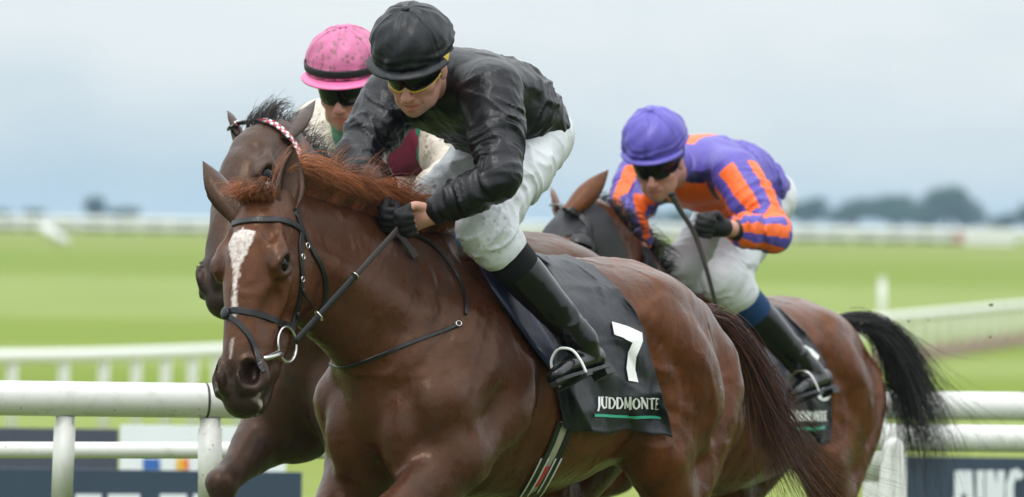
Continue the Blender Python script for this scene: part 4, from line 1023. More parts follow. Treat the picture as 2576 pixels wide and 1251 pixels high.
        mobj('glove', V, F, M['glove'], root)
    # collar
    dd = nrm(c - nb); MB().tube([nb * .6 + c * .4 - dd * .02, nb * .6 + c * .4 + dd * .005], [.068, .063], 20).build('collar', mats['collar'], jk)
    return root, c, f, u, l, P
def left_axis(h): return h.ld and nrm(h.A[1])
# ---- black silks, leading
sd1 = nrm(h1.A[1])
J1 = dict(head=W(1046, 172, 32.47), f=(-.26, -.80, -.54), u=(-.10, -.35, .93), neck=W(1118, 205, 32.66), chest=W(1178, 238, 32.72), waist=W(1282, 290, 32.86), pelvis=W(1335, 338, 32.94), side=sd1,
          shL=W(1240, 232, 32.52), elL=W(1252, 452, 32.34), wrL=W(1082, 541, 32.36), hdL=W(1020, 556, 32.36), grL=(0, .35, -.9),
          shR=W(985, 245, 32.84), elR=W(900, 400, 32.70), wrR=W(978, 528, 32.50), hdR=W(1012, 566, 32.38), grR=(0, .35, -.9),
          hipL=W(1352, 366, 32.84), knL=W(1216, 574, 32.50), anL=W(1462, 858, 32.65), toeL=W(1380, 940, 32.47), heelL=W(1512, 902, 32.75),
          hipR=W(1250, 368, 33.02), knR=W(1098, 508, 32.92), anR=W(1180, 840, 33.12), toeR=W(1120, 905, 33.02), heelR=W(1210, 890, 33.2), glove_cut=.046)
m1 = dict(jacket=M['black_silk'], jacket_cuff=M['black_silk'], collar=M['black_silk'], breeches=M['white_cloth'], boots=(M['boot'], M['gaiter']))
def mud1(V, P):
    d = np.linalg.norm(V - P['knL'], axis=1); d2 = np.linalg.norm(V - P['knR'], axis=1)
    return np.maximum(smooth01(.24 - d, 0, .2) * .5, smooth01(.30 - d2, 0, .15))
j1, c, f, u, l, P1 = jockey('jockey in black silks, black cap and white breeches riding the leading horse', (*h1.o[:2], 1.5), J1, m1, h=.0052, mudder=mud1)
helmet(j1, c + u * .086, f, u, l, M['dark_cover'], rx=.119, ry=.130, rz=.113, seed=3, peak_len=.034)
goggles(j1, c, f, u, l, rim=M['yellow'], drop=.008, hgt=.076, strap=M['yellow'])
# ---- pink cap
M['pink'] = silk_mat('pink_cap_silk', (.56, .135, .29), .45, .12, .95, wr=.3, mudcol=(.20, .10, .10)); M['pink_clean'] = silk_mat('pink_peak', (.80, .17, .38), .4, .06, .3, wr=.2)
M['silk2'] = two_tone('green_cream_maroon_silk', ['maroon', 'green'], [(.56, .50, .42), (.20, .014, .05), (.010, .17, .095)], .5, .5, .9)
def jat2(V, P):
    n = vnoise(V * 30) * .01; s_ = nrm(h2.A[1]); fw = nrm(h2.A[0])
    ch = P['chest']; q = V - ch; lat = q @ s_; 
    arm = np.minimum.reduce([np.linalg.norm(V - (P['sh' + s] + (P['el' + s] - P['sh' + s]) * t), axis=1) for s in 'LR' for t in (.15, .4, .7, 1.0)])
    core = np.linalg.norm(q - np.outer(q @ nrm(P['pelvis'] - ch), nrm(P['pelvis'] - ch)) - np.outer(q @ np.array([0, 0, 1.]), [0, 0, 0]), axis=1)
    cream = np.maximum(smooth01(lat + n, .20, .203), smooth01(-lat + n, .11, .113))
    maroon = smooth01(.088 - np.abs(lat - .10) + n, 0, .003) * (1 - cream)
    green = (1 - cream) * (1 - maroon)
    return dict(cream=cream, maroon=maroon, green=green, mud=cream * .9 + .1)
sd2 = nrm(h2.A[1])
J2 = dict(head=W(872, 222, 35.02), f=(-.22, -.90, -.36), u=(-.04, -.25, .96), neck=W(905, 290, 35.25), chest=W(975, 345, 35.32), waist=W(1045, 365, 35.55), pelvis=W(1110, 395, 35.70), side=sd2,
          shL=W(1100, 345, 35.2), elL=W(1140, 438, 35.02), wrL=W(1040, 518, 34.78), hdL=W(985, 535, 34.70), grL=(0, .35, -.9),
          shR=W(812, 318, 35.48), elR=W(795, 440, 35.30), wrR=W(900, 520, 35.0), hdR=W(950, 535, 34.85), grR=(0, .35, -.9),
          hipL=W(1110, 482, 35.62), knL=W(965, 515, 35.10), anL=W(1160, 745, 35.35), toeL=W(1105, 820, 35.2), heelL=W(1220, 800, 35.42),
          hipR=W(1020, 482, 35.8), knR=W(880, 540, 35.5), anR=W(960, 780, 35.7), toeR=W(900, 840, 35.6), heelR=W(990, 830, 35.75))
m2 = dict(jacket=M['silk2'], jacket_cuff=M['muddy_cloth'], collar=M['silk2'], breeches=M['muddy_cloth'], boots=(M['boot'], M['gaiter']))
j2, c, f, u, l, P2 = jockey('jockey in a mud-spattered pink cap with black goggles, behind the black-clad rider', (*h2.o[:2], 1.5), J2, m2, jat2, h=.008, mudder=lambda V, P: np.ones(len(V)), seed=50)
helmet(j2, c + u * .086, f, u, l, M['pink'], rx=.120, ry=.132, rz=.114, cover_band=(M['rubber'], .024), peak_mat=M['pink_clean'], seed=9, peak_len=.040)
goggles(j2, c, f, u, l, drop=.002, hgt=.068, push=.004)
# ---- purple and orange
M['purple'] = silk_mat('purple_cap_silk', (.095, .075, .40), .42, .08, wr=.2)
M['silk3'] = two_tone('purple_orange_silk', ['orange', 'navy'], [(.085, .062, .36), (.85, .13, .012), (.012, .014, .07)], .42, .45)
def jat3(V, P):
    out = np.zeros(len(V)); nv = np.zeros(len(V)); s_ = nrm(h3.A[1]); ch, pe = P['chest'], P['pelvis']; ax = nrm(pe - ch); q = V - ch
    lat = q @ s_; dor = np.cross(ax, s_); dor = dor if dor[2] > 0 else -dor; dz = q @ dor; al = q @ ax
    out = np.where((np.abs(lat + .02) < .042) & (dz > .02) & (al > -.14), 1.0, out)          # broad orange panel down the back
    front = (dz < -.045); nv = np.where(front & (np.abs(lat) < .16), 1.0, nv)
    out = np.where((dz < -.085) & (np.abs(lat) < .12), 1.0, out)
    for s in 'LR':
        for a, b in (('sh', 'el'), ('el', 'wr')):
            A_, B_ = P[a + s], P[b + s]; d = nrm(B_ - A_); w_ = V - A_; t = w_ @ d / np.linalg.norm(B_ - A_); rr = w_ - np.outer(w_ @ d, d); dist = np.linalg.norm(rr, axis=1)
            lo_ = .10 if a == 'sh' else -.02
            m = (t > lo_) & (t < 1.12) & (dist < .10) & (np.abs(lat) > (.125 if a == 'sh' else 0))
            e1 = nrm(np.cross(d, np.array([.2, .95, .1]))); e2 = np.cross(d, e1)
            if e1[2] < 0 : e1, e2 = -e1, -e2
            ang = np.arctan2(rr @ e1, rr @ e2); st = ((ang / (2 * math.pi)) * 5 + .15) % 1 < .56
            out = np.where(m, st * 1.0, out); nv = np.where(m, 0, nv)
    return dict(orange=out, navy=nv * (out < .5))
sd3 = nrm(h3.A[1])
J3 = dict(head=W(1655, 408, 39.45), f=(-.22, -.84, -.46), u=(-.12, -.30, .94), neck=W(1722, 432, 39.68), chest=W(1772, 430, 39.76), waist=W(1850, 462, 39.95), pelvis=W(1908, 500, 40.10), side=sd3,
          shL=W(1846, 440, 39.52), elL=W(1948, 590, 39.30), wrL=W(1812, 572, 39.10), hdL=W(1745, 562, 39.05), grL=(-.1, .25, -.95),
          shR=W(1618, 448, 39.95), elR=W(1572, 545, 39.85), wrR=W(1620, 650, 39.62), hdR=W(1640, 700, 39.58), grR=(0, .35, -.9),
          hipL=W(1928, 510, 40.02), knL=W(1822, 705, 39.72), anL=W(2035, 935, 39.98), toeL=W(1985, 985, 39.80), heelL=W(2085, 955, 40.08),
          hipR=W(1845, 515, 40.16), knR=W(1715, 665, 39.98), anR=W(1800, 900, 40.2), toeR=W(1750, 950, 40.1), heelR=W(1830, 940, 40.25), sleeve=.66)
M['gaiter_blue'] = silk_mat('dark_blue_gaiter', (.012, .045, .13), .7, .2, spec=.2, wr=.1)
m3 = dict(jacket=M['silk3'], jacket_cuff=M['rubber'], collar=M['silk3'], breeches=M['white_cloth'], boots=(M['boot'], M['gaiter_blue']))
j3, c, f, u, l, P3 = jockey('jockey in purple and orange silks and purple cap holding a whip', (*h3.o[:2], 1.35), J3, m3, jat3, h=.0062, mudder=lambda V, P: np.full(len(V), .12), seed=90)
helmet(j3, c + u * .090, f, u, l, M['purple'], rx=.115, ry=.128, rz=.112, seed=15, peak_len=.022)
goggles(j3, c, f, u, l, drop=.004, hgt=.068)
# ------------------------------------------------------------------ tack, hair
HAIR = {}
def hair_mat(name, c1, c2, rough=.42):
    m, t, b, co = mat_base(name); f = noise(t, co, 40, 4, .7, (1, 1, .5)); t.links.new(mixc(t, ramp(t, f, [(.3, 0), (.7, 1)]).outputs[0], c1, c2), b.inputs['Base Color'])
    sh_ = ramp(t, attr(t, 'shade'), [(0, .35), (.5, .9), (1, 1.6)]).outputs[0]; cc_ = mixc(t, 1.0, b.inputs['Base Color'].links[0].from_socket, sh_, 'MULTIPLY'); t.links.new(cc_, b.inputs['Base Color'])
    b.inputs['Roughness'].default_value = rough; b.inputs['Specular IOR Level'].default_value = .5; return m
HAIR['mane1'] = hair_mat('chestnut_mane', (.20, .055, .015), (.42, .140, .045)); HAIR['tail1'] = hair_mat('chestnut_tail', (.030, .012, .009), (.12, .032, .016))
HAIR['black'] = hair_mat('black_hair', (.008, .007, .007), (.026, .022, .020)); HAIR['dark'] = hair_mat('dark_mane', (.016, .013, .012), (.05, .04, .035))
def ptsuv(tree, uv, step=7.0, off=.002, ref=None, lim=.6, smooth=2):
    uv = np.asarray(uv, float); q = catmull(uv, 12); L = np.concatenate([[0], np.cumsum(np.linalg.norm(np.diff(q, axis=0), axis=1))])
    n = max(4, int(L[-1] / step)); s = np.linspace(0, L[-1], n); U = np.interp(s, L, q[:, 0]); V_ = np.interp(s, L, q[:, 1])
    P = []; Nn = []
    for a, b in zip(U, V_):
        p, nn = hit(tree, a, b, off)
        if p is None or (ref is not None and np.linalg.norm(p - ref) > lim): continue
        P.append(p); Nn.append(nn)
    P = np.array(P); Nn = np.array(Nn)
    for _ in range(smooth):
        if len(P) > 3: P[1:-1] = (P[:-2] + 2 * P[1:-1] + P[2:]) / 4; Nn[1:-1] = (Nn[:-2] + 2 * Nn[1:-1] + Nn[2:]) / 4
    return P, Nn
def strap_uv(h, uv, width, mat, name, parent, th=.004, off=.002, ref=None, lim=.6):
    P, Nn = ptsuv(h.tree, uv, off=off, ref=ref, lim=lim)
    return MB().strap(P, Nn, width * 1.15, th * .7).build(name, mat, parent, smooth=False) if len(P) > 2 else None
def torus(mb, c, n, R, r, squash=1.0, axis=None, m=36):
    n = nrm(n); a = nrm(np.cross(n, (0.1, .2, 1)) if axis is None else np.asarray(axis) - n * (np.asarray(axis) @ n)); b = np.cross(n, a)
    P = [c + R * (math.cos(2 * math.pi * i / m) * a + squash * math.sin(2 * math.pi * i / m) * b) for i in range(m + 1)]
    return mb.tube(P, r, 10, cap=False)
def c1(x, y): return ((500 + x * .6395) * .92, (380 + y * .6395) * .92)      # detail view of the leader's head
def c3(x, y): return ((1100 + x * .6873) * .92, (500 + y * .6875) * .92)     # detail view of the leader's flank
hc1 = h1.hw((.25, 0, -.06))
br1 = empty('bridle', h1.hw((.1, 0, .03)), 'black leather bridle with crossed noseband on the white-blazed leading horse', 'bridle', 'bridles')
K = lambda pts: [c1(*p) for p in pts]
strap_uv(h1, K([(186, 384), (215, 364), (270, 352), (330, 347), (400, 348), (455, 358), (492, 378), (510, 398)]), .017, M['leather'], 'browband', br1, .007, ref=hc1, lim=.32)
strap_uv(h1, K([(478, 300), (494, 345), (508, 395), (500, 450), (502, 520), (508, 590), (498, 690), (478, 760), (462, 830)]), .016, M['leather'], 'cheekpiece', br1, .006, ref=hc1, lim=.36)
strap_uv(h1, K([(490, 335), (520, 410), (552, 480), (590, 545), (610, 620), (604, 700), (575, 770)]), .013, M['leather'], 'throatlash', br1, .006, ref=hc1, lim=.42)
nb = strap_uv(h1, K([(146, 800), (160, 770), (185, 745), (215, 732), (260, 738), (320, 750), (380, 770), (432, 795), (470, 800)]), .016, M['leather'], 'noseband', br1, .006, ref=hc1, lim=.42)
strap_uv(h1, K([(175, 742), (205, 762), (245, 795), (285, 845), (305, 895), (322, 950), (346, 998)]), .014, M['leather'], 'noseband_strap', br1, .006, off=.004, ref=hc1, lim=.5)
for q in ((525, 458), (505, 505), (503, 600)):
    p, n_ = hit(h1.tree, *c1(*q), .008)
    if p is not None: torus(MB(), p, n_, .0075, .0018).build('buckle', M['steel'], br1)
p, n_ = hit(h1.tree, *c1(190, 748), .008); mb = MB(); S = SDF(); S.ell(p, (.022, .02, .007), R=[nrm(np.cross(n_, (0, 0, 1))), nrm(np.cross(n_, np.cross(n_, (0, 0, 1)))), n_], k=.01); V, F = S.mesh(.004); mobj('noseband_knot', V, F, M['leather'], br1)
# strap ends
for a, b, c_ in (((500, 640), (515, 680), (555, 715)), ((478, 740), (482, 770), (488, 795))):
    P, Nn = ptsuv(h1.tree, K([a, b, c_]), off=.010)
    if len(P) > 2: MB().strap(P, Nn, np.linspace(.010, .003, len(P)), .003).build('strap_end', M['leather'], br1)
# bit
wax = nrm(h1.HA[1] @ h1.A); aax = nrm(h1.HA[0] @ h1.A)
pb, n_ = hit(h1.tree, *c1(430, 880), .012)
bit = torus(MB(), pb, nrm(wax + .15 * n_), .050, .0042, axis=aax).build('bit_ring', M['steel'], br1)
pa, n_ = hit(h1.tree, *c1(345, 942), .002); pa2, _ = hit(h1.tree, *c1(405, 918), .014)
MB().tube(catmull([pa, (pa + pa2) / 2, pa2], 4), [.006, .008, .010, .0115, .0125, .0125, .013, .011, .008], 12).build('bit_mouthpiece', M['steel'], bit)
# reins: straight from bit to hand
rein_o = empty('rein', P1['hdL'], 'taut black rein from the bit ring to the gloved hands of the black-clad jockey', 'rein')
def rein(a, b, w0, mat, name, parent, sag=.0, nrm_=(.75, -.6, .1), n=24):
    t = np.linspace(0, 1, n)[:, None]; P = a + (b - a) * t - np.array([0, 0, 1]) * (sag * np.sin(math.pi * t)); return MB().strap(P, np.tile(nrm_, (n, 1)), w0, .004).build(name, mat, parent)
ra = pb + aax * .01 + np.array([.02, .0, .0]); 
uu, vv, dd = pix(ra); ra = W(*c1(478, 868), dd); rb = P1['hdL'] + np.array([-.005, -.01, -.005])
mid_ = ra * .45 + rb * .55
rein(ra, mid_, .020, M['leather'], 'rein_strap', rein_o); rein(mid_ * .99 + ra * .01 + np.array([0, -.001, 0]), rb, .017, M['leather_brown'], 'rein_grip', rein_o)
rr_ = ra * .78 + rb * .22; torus(MB(), rr_, nrm(rb - ra) + np.array([.3, -.3, .1]), .017, .0025).build('rein_ring', M['steel'], rein_o)
torus(MB(), mid_, nrm(rb - ra), .0125, .002).build('rein_keeper', M['steel'], rein_o)
strap_uv(h1, K([(872, 402), (905, 415), (940, 452), (985, 515)]), .026, M['leather_brown'], 'rein_end', rein_o, .005, off=.012)
# breastplate
bp = empty('breastplate', h1.w((.55, 0, 1.5)), 'thin black neck strap looped over the chestnut shoulder of the leader', 'breastplate')
strap_uv(h1, K([(602, 925), (640, 968), (700, 973), (800, 942), (950, 882), (1080, 832), (1190, 792)]), .010, M['leather'], 'neck_strap', bp, .006)
strap_uv(h1, K([(965, 402), (1060, 452), (1130, 530), (1185, 620), (1208, 700), (1206, 752)]), .009, M['leather'], 'yoke_strap', bp, .007, off=.004)
p, n_ = hit(h1.tree, *c1(1178, 795), .009); torus(MB(), p, n_, .008, .0016).build('buckle', M['steel'], bp)
# ---- checked browband on the dark bay
br2 = empty('bridle', h2.hw((.1, 0, .03)), 'black bridle with red and white checked browband on the dark bay', 'bridle', 'bridles')
hc2 = h2.hw((.2, 0, -.05))
P, Nn = ptsuv(h2.tree, [(556, 352), (575, 327), (610, 309), (646, 304), (676, 312), (700, 325), (723, 348), (740, 372), (752, 400)], step=4, off=.002, ref=hc2, lim=.4)
MB().strap(P, Nn, .022, .007).build('browband', M['leather'], br2)
M['check_red'] = simple('red_check', (.45, .05, .08), .5); M['check_white'] = simple('white_check', (.75, .72, .72), .5)
for row in (0, 1):
    for i in range(2, len(P) - 2, 2):
        d = nrm(P[i + 1] - P[i - 1]); s_ = np.cross(d, Nn[i]); L_ = np.linalg.norm(P[i + 1] - P[i - 1])
        MB().box(P[i] + Nn[i] * .0075 + s_ * (.005 * (1 if row else -1)), L_, .0095, .004, [d, nrm(s_), nrm(Nn[i])]).build('check', M['check_red' if (i // 2 + row) % 2 else 'check_white'], br2, smooth=False)
strap_uv(h2, [(745, 385), (752, 430), (745, 480), (728, 540)], .016, M['leather'], 'cheekpiece', br2, .006)
strap_uv(h2, [(500, 530), (512, 522), (522, 500), (560, 480), (600, 500)], .016, M['leather'], 'noseband', br2, .006)
q_ = h2.hw((.47, -.075, -.10)); torus(MB(), q_, h2.HA[1] @ h2.A, .042, .004).build('bit_ring', M['steel'], br2)
wr_ = W(985, 535, 34.70); rein2 = empty('rein', wr_, 'dark rein of the dark bay horse running up to its rider', 'rein')
rein(h2.hw((.47, .075, -.10)), wr_, .016, M['leather'], 'rein_strap', rein2); rein(q_, W(950, 535, 34.85), .016, M['leather'], 'rein_strap', rein2)
# ---- hood on the following bay
hl3 = (h3.Lv - h3.poll) @ np.linalg.inv(h3.HA); nbv = len(h3.Lv) - 2 * 160
fc = hl3[h3.F].mean(1); nmax = h3.F.max(1)
dE = np.minimum(np.hypot(fc[:, 0] - .207, fc[:, 2] + .016), 9)
keep = (fc[:, 0] > .0) & (fc[:, 0] < .42) & (fc[:, 2] > -.225 + .25 * np.clip(fc[:, 0] - .2, 0, 1)) & (np.abs(fc[:, 1]) < .14) & (fc[:, 2] < .1) & ~((dE < .042) & (np.abs(fc[:, 1]) > .06)) & (nmax < nbv) 
Fk = h3.F[keep]; ids = np.unique(Fk); mp_ = np.full(len(h3.V), -1); mp_[ids] = np.arange(len(ids)); nrmv = vnormals(h3.V, h3.F)
nrmv = nrmv * np.sign(((h3.V - h3.w(h3.Lv.mean(0))) * nrmv).sum(1).mean())
ho = empty('blinker_hood', h3.hw((.15, 0, .05)), 'black blinker hood over the head of the following bay horse', 'hood')
M['hood'] = silk_mat('black_hood_cloth', (.022, .022, .025), .55, .2, spec=.35, wr=.3)
mobj('mask', h3.V[ids] + nrmv[ids] * .006, mp_[Fk], M['hood'], ho)
for s in (1, -1):   # eye cups
    cE = h3.hw((.207, .094 * s, -.016)); A_ = nrm(h3.HA[0] @ h3.A); Wd = nrm(h3.HA[1] @ h3.A) * s; Hh = nrm(h3.HA[2] @ h3.A); V = []; n1, n2 = 8, 17
    for o in (0, .005):
        for i in range(n1):
            th = math.radians(90) * i / (n1 - 1)
            for j in range(n2):
                ph = math.radians(-110 + 220 * j / (n2 - 1)); R_ = .056 - o
                V.append(cE + R_ * (math.sin(th) * (-math.cos(ph) * A_ + math.sin(ph) * Hh) + math.cos(th) * Wd * .95))
    F = [(i * n2 + j, (i + 1) * n2 + j, (i + 1) * n2 + j + 1, i * n2 + j + 1) for i in range(n1 - 1) for j in range(n2 - 1)]; o_ = n1 * n2; F += [tuple(x + o_ for x in q[::-1]) for q in F]
    mobj('eye_cup', V, np.array(F), M['leather'], ho)
strap_uv(h3, [(1345, 540), (1375, 520), (1420, 522), (1450, 540), (1475, 565), (1482, 600)], .020, M['leather'], 'browband', ho, .006, off=.008, ref=h3.hw((.15, 0, 0)), lim=.35)
strap_uv(h3, [(1478, 560), (1486, 600), (1500, 640), (1520, 690)], .016, M['leather'], 'cheekpiece', ho, .006, off=.008)
# ---- hair
def crest_pts(h, n, lo=0.02, hi=.97):
    pt = h.hp((.0, 0, -.03)); c0 = np.array((.42, 0, 1.60)); out = []
    for t in np.linspace(lo, hi, n):
        p = c0 + (pt - c0) * t; r_ = h.tree.ray_cast(Vector(h.w(p + (0, 0, .25))), Vector((0, 0, -1)))
        if r_[0] is not None: out.append(np.array(r_[0]))
    return np.array(out)
def strands_from(roots, fn, n, jit=.006, segs=8, seed=0):
    rg = np.random.default_rng(seed); out = []
    for i in range(n):
        k = rg.random() * (len(roots) - 1.001); a = int(k); r_ = roots[a] + (roots[a + 1] - roots[a]) * (k - a) + rg.normal(size=3) * jit
        out.append(fn(r_, k / (len(roots) - 1), rg, segs))
    return out
def blow(r_, d0, d1, L, segs, curl, rg, droop=0.0):
    """strand leaving the root along d0 and bending to d1"""
    P = [r_]; d0, d1 = nrm(d0), nrm(d1); ph = rg.uniform(0, 6.28); ax = rg.normal(size=3)
    for i in range(segs):
        q = i / (segs - 1); d = nrm(d0 * (1 - q) + d1 * q + np.array([0, 0, -droop * q]) + curl * ax * math.sin(3 * q + ph)); P.append(P[-1] + d * L / segs)
    return np.array(P)
def clump(t, k, seed):  return math.sin(t * k + seed) * .6 + math.sin(t * k * 2.3 + seed * 2) * .4
cp1 = crest_pts(h1, 40, .05, .96); bk1 = -nrm(h1.A[0]); lf1 = nrm(h1.A[1]); Z = np.array([0, 0, 1.0])
def mane1(r_, t, rg, segs):
    cl_ = clump(t, 26, 1); L = (.135 + .05 * cl_) * rg.uniform(.6, 1.2) * (0.75 + .5 * min(1, 3 * t) * (1 - .35 * t))
    near_side = rg.random() < .62
    if near_side: return blow(r_ + lf1 * .008, Z * 1.0 + bk1 * .5 + lf1 * .35, bk1 * (.75 + .3 * cl_) + lf1 * .55 - Z * (.75 + .2 * cl_), L * 1.12, segs, .10, rg)
    return blow(r_, Z * 1.0 + bk1 * .35 + lf1 * (.1 * cl_), bk1 * 1.0 + Z * (.25 + .4 * cl_) + lf1 * .1, L * .9, segs, .14, rg)
hair(strands_from(cp1, mane1, 3600, .008, 9, 1), .0009, HAIR['mane1'], 'mane', h1.root)
fr1 = [h1.hw((.01, w_, .012)) for w_ in np.linspace(-.045, .05, 9)]
hair(strands_from(np.array(fr1), lambda r_, t, rg, segs: blow(r_, Z * .8 + np.array([-.3, -.3, 0]) + lf1 * .2, np.array([-.35, -.2, .1]) + lf1 * rg.normal() * .35 - Z * .35, .085 * rg.uniform(.5, 1.25), segs, .16, rg), 600, .009, 7, 2), .0009, HAIR['mane1'], 'forelock', h1.root)
cp2 = crest_pts(h2, 40, .3, .97); bk2 = -nrm(h2.A[0]); lf2 = nrm(h2.A[1])
hair(strands_from(cp2, lambda r_, t, rg, segs: blow(r_, Z + bk2 * .3, bk2 * 1.0 + Z * (.2 + .5 * clump(t, 22, 4)) + lf2 * rg.normal() * .3, .10 * rg.uniform(.4, 1.3), segs, .22, rg), 420, .008, 8, 3), .0013, HAIR['dark'], 'mane', h2.root)
fr2 = [h2.hw((-.005, w_, .0)) for w_ in np.linspace(-.03, .05, 9)]
hair(strands_from(np.array(fr2), lambda r_, t, rg, segs: blow(r_, Z + np.array([.1, .2, 0]), np.array([.75 + .2 * rg.normal(), .2, .55 + .3 * rg.normal()]), .065 * rg.uniform(.4, 1.4), segs, .18, rg), 300, .010, 8, 5), .0012, HAIR['dark'], 'forelock', h2.root)
cp3 = crest_pts(h3, 40, .03, .90); bk3 = -nrm(h3.A[0]); lf3 = nrm(h3.A[1])
def mane3(r_, t, rg, segs):
    if t > .8 and rg.random() < .7: t = .8
    cl_ = clump(t, 17, 2.2); L = (.085 + .04 * cl_) * rg.uniform(.5, 1.2)
    if rg.random() < .55: return blow(r_ + lf3 * .01, Z + lf3 * .5, bk3 * .8 + lf3 * .6 - Z * (.6 + .4 * cl_), L, segs, .14, rg)
    return blow(r_, Z + bk3 * .4, bk3 + Z * (.5 + .6 * cl_), L * .85, segs, .2, rg)
hair(strands_from(cp3, mane3, 1000, .010, 8, 6), .0016, HAIR['black'], 'mane', h3.root)
def tail(h, path, widths, n, mat, w, seed, wild=.35, clumps=14):
    """tail hair following a path of world points with a growing spread"""
    path = catmull(path, 8); m = len(path); widths = np.interp(np.linspace(0, 1, m), np.linspace(0, 1, len(widths)), widths); rg = np.random.default_rng(seed); out = []
    cd = rg.normal(size=(clumps, 3)); cd /= np.linalg.norm(cd, axis=1)[:, None]; ce = rg.uniform(.45, 1.0, clumps); ck = rg.normal(size=(clumps, 3)) * .25
    for i in range(n):
        c = rg.integers(clumps); o = cd[c] * rg.uniform(.25, 1.0) + rg.normal(size=3) * .30; end = ce[c] * rg.uniform(.75, 1.0) if rg.random() < .85 else rg.uniform(.5, 1.1)
        st = rg.uniform(0, .25) if rg.random() < .6 else rg.uniform(.2, .5); idx = np.linspace(st, min(end, 1.0), 13) * (m - 1); i0 = np.clip(idx.astype(int), 0, m - 2); fr = (idx - i0)[:, None]
        base = path[i0] * (1 - fr) + path[i0 + 1] * fr; ww = np.interp(idx, np.arange(m), widths)[:, None]; q = ((idx / (m - 1))[:, None]) 
        loose = rg.normal(size=3) * wild * (rg.random() ** 3) * 1.2
        out.append(base + o * ww * (.35 + .65 * q) + (ck[c] + loose) * (q ** 2) * ww * 1.6 + np.sin(q * rg.uniform(4, 12) + rg.uniform(0, 6)) * rg.normal(size=3) * .008)
    hair(out, w, mat, 'tail', h.root, taper=.2)
tail(h1, [h1.w((-.74, 0, 1.40)), W(1800, 800, 33.92), W(1862, 868, 34.0), W(1910, 980, 34.08), W(1955, 1090, 34.14), W(2030, 1200, 34.2), W(2130, 1300, 34.28)], [.035, .05, .06, .075, .09, .11, .20], 1500, HAIR['tail1'], .0011, 21, .9, 20)
tail(h3, [h3.w((-.70, 0, 1.42)), W(2120, 812, 40.95), W(2200, 822, 41.0), W(2262, 900, 41.08), W(2300, 1010, 41.15), W(2330, 1120, 41.2), W(2340, 1260, 41.2)], [.035, .045, .055, .085, .12, .15, .16], 2400, HAIR['black'], .0013, 22, .6, 26)
tail(h2, [h2.w((-.74, 0, 1.40)), h2.w((-.95, 0, 1.38)), h2.w((-1.1, 0, 1.15)), h2.w((-1.2, 0, .8))], [.035, .06, .08, .1], 300, HAIR['dark'], .002, 23, .5, 10)
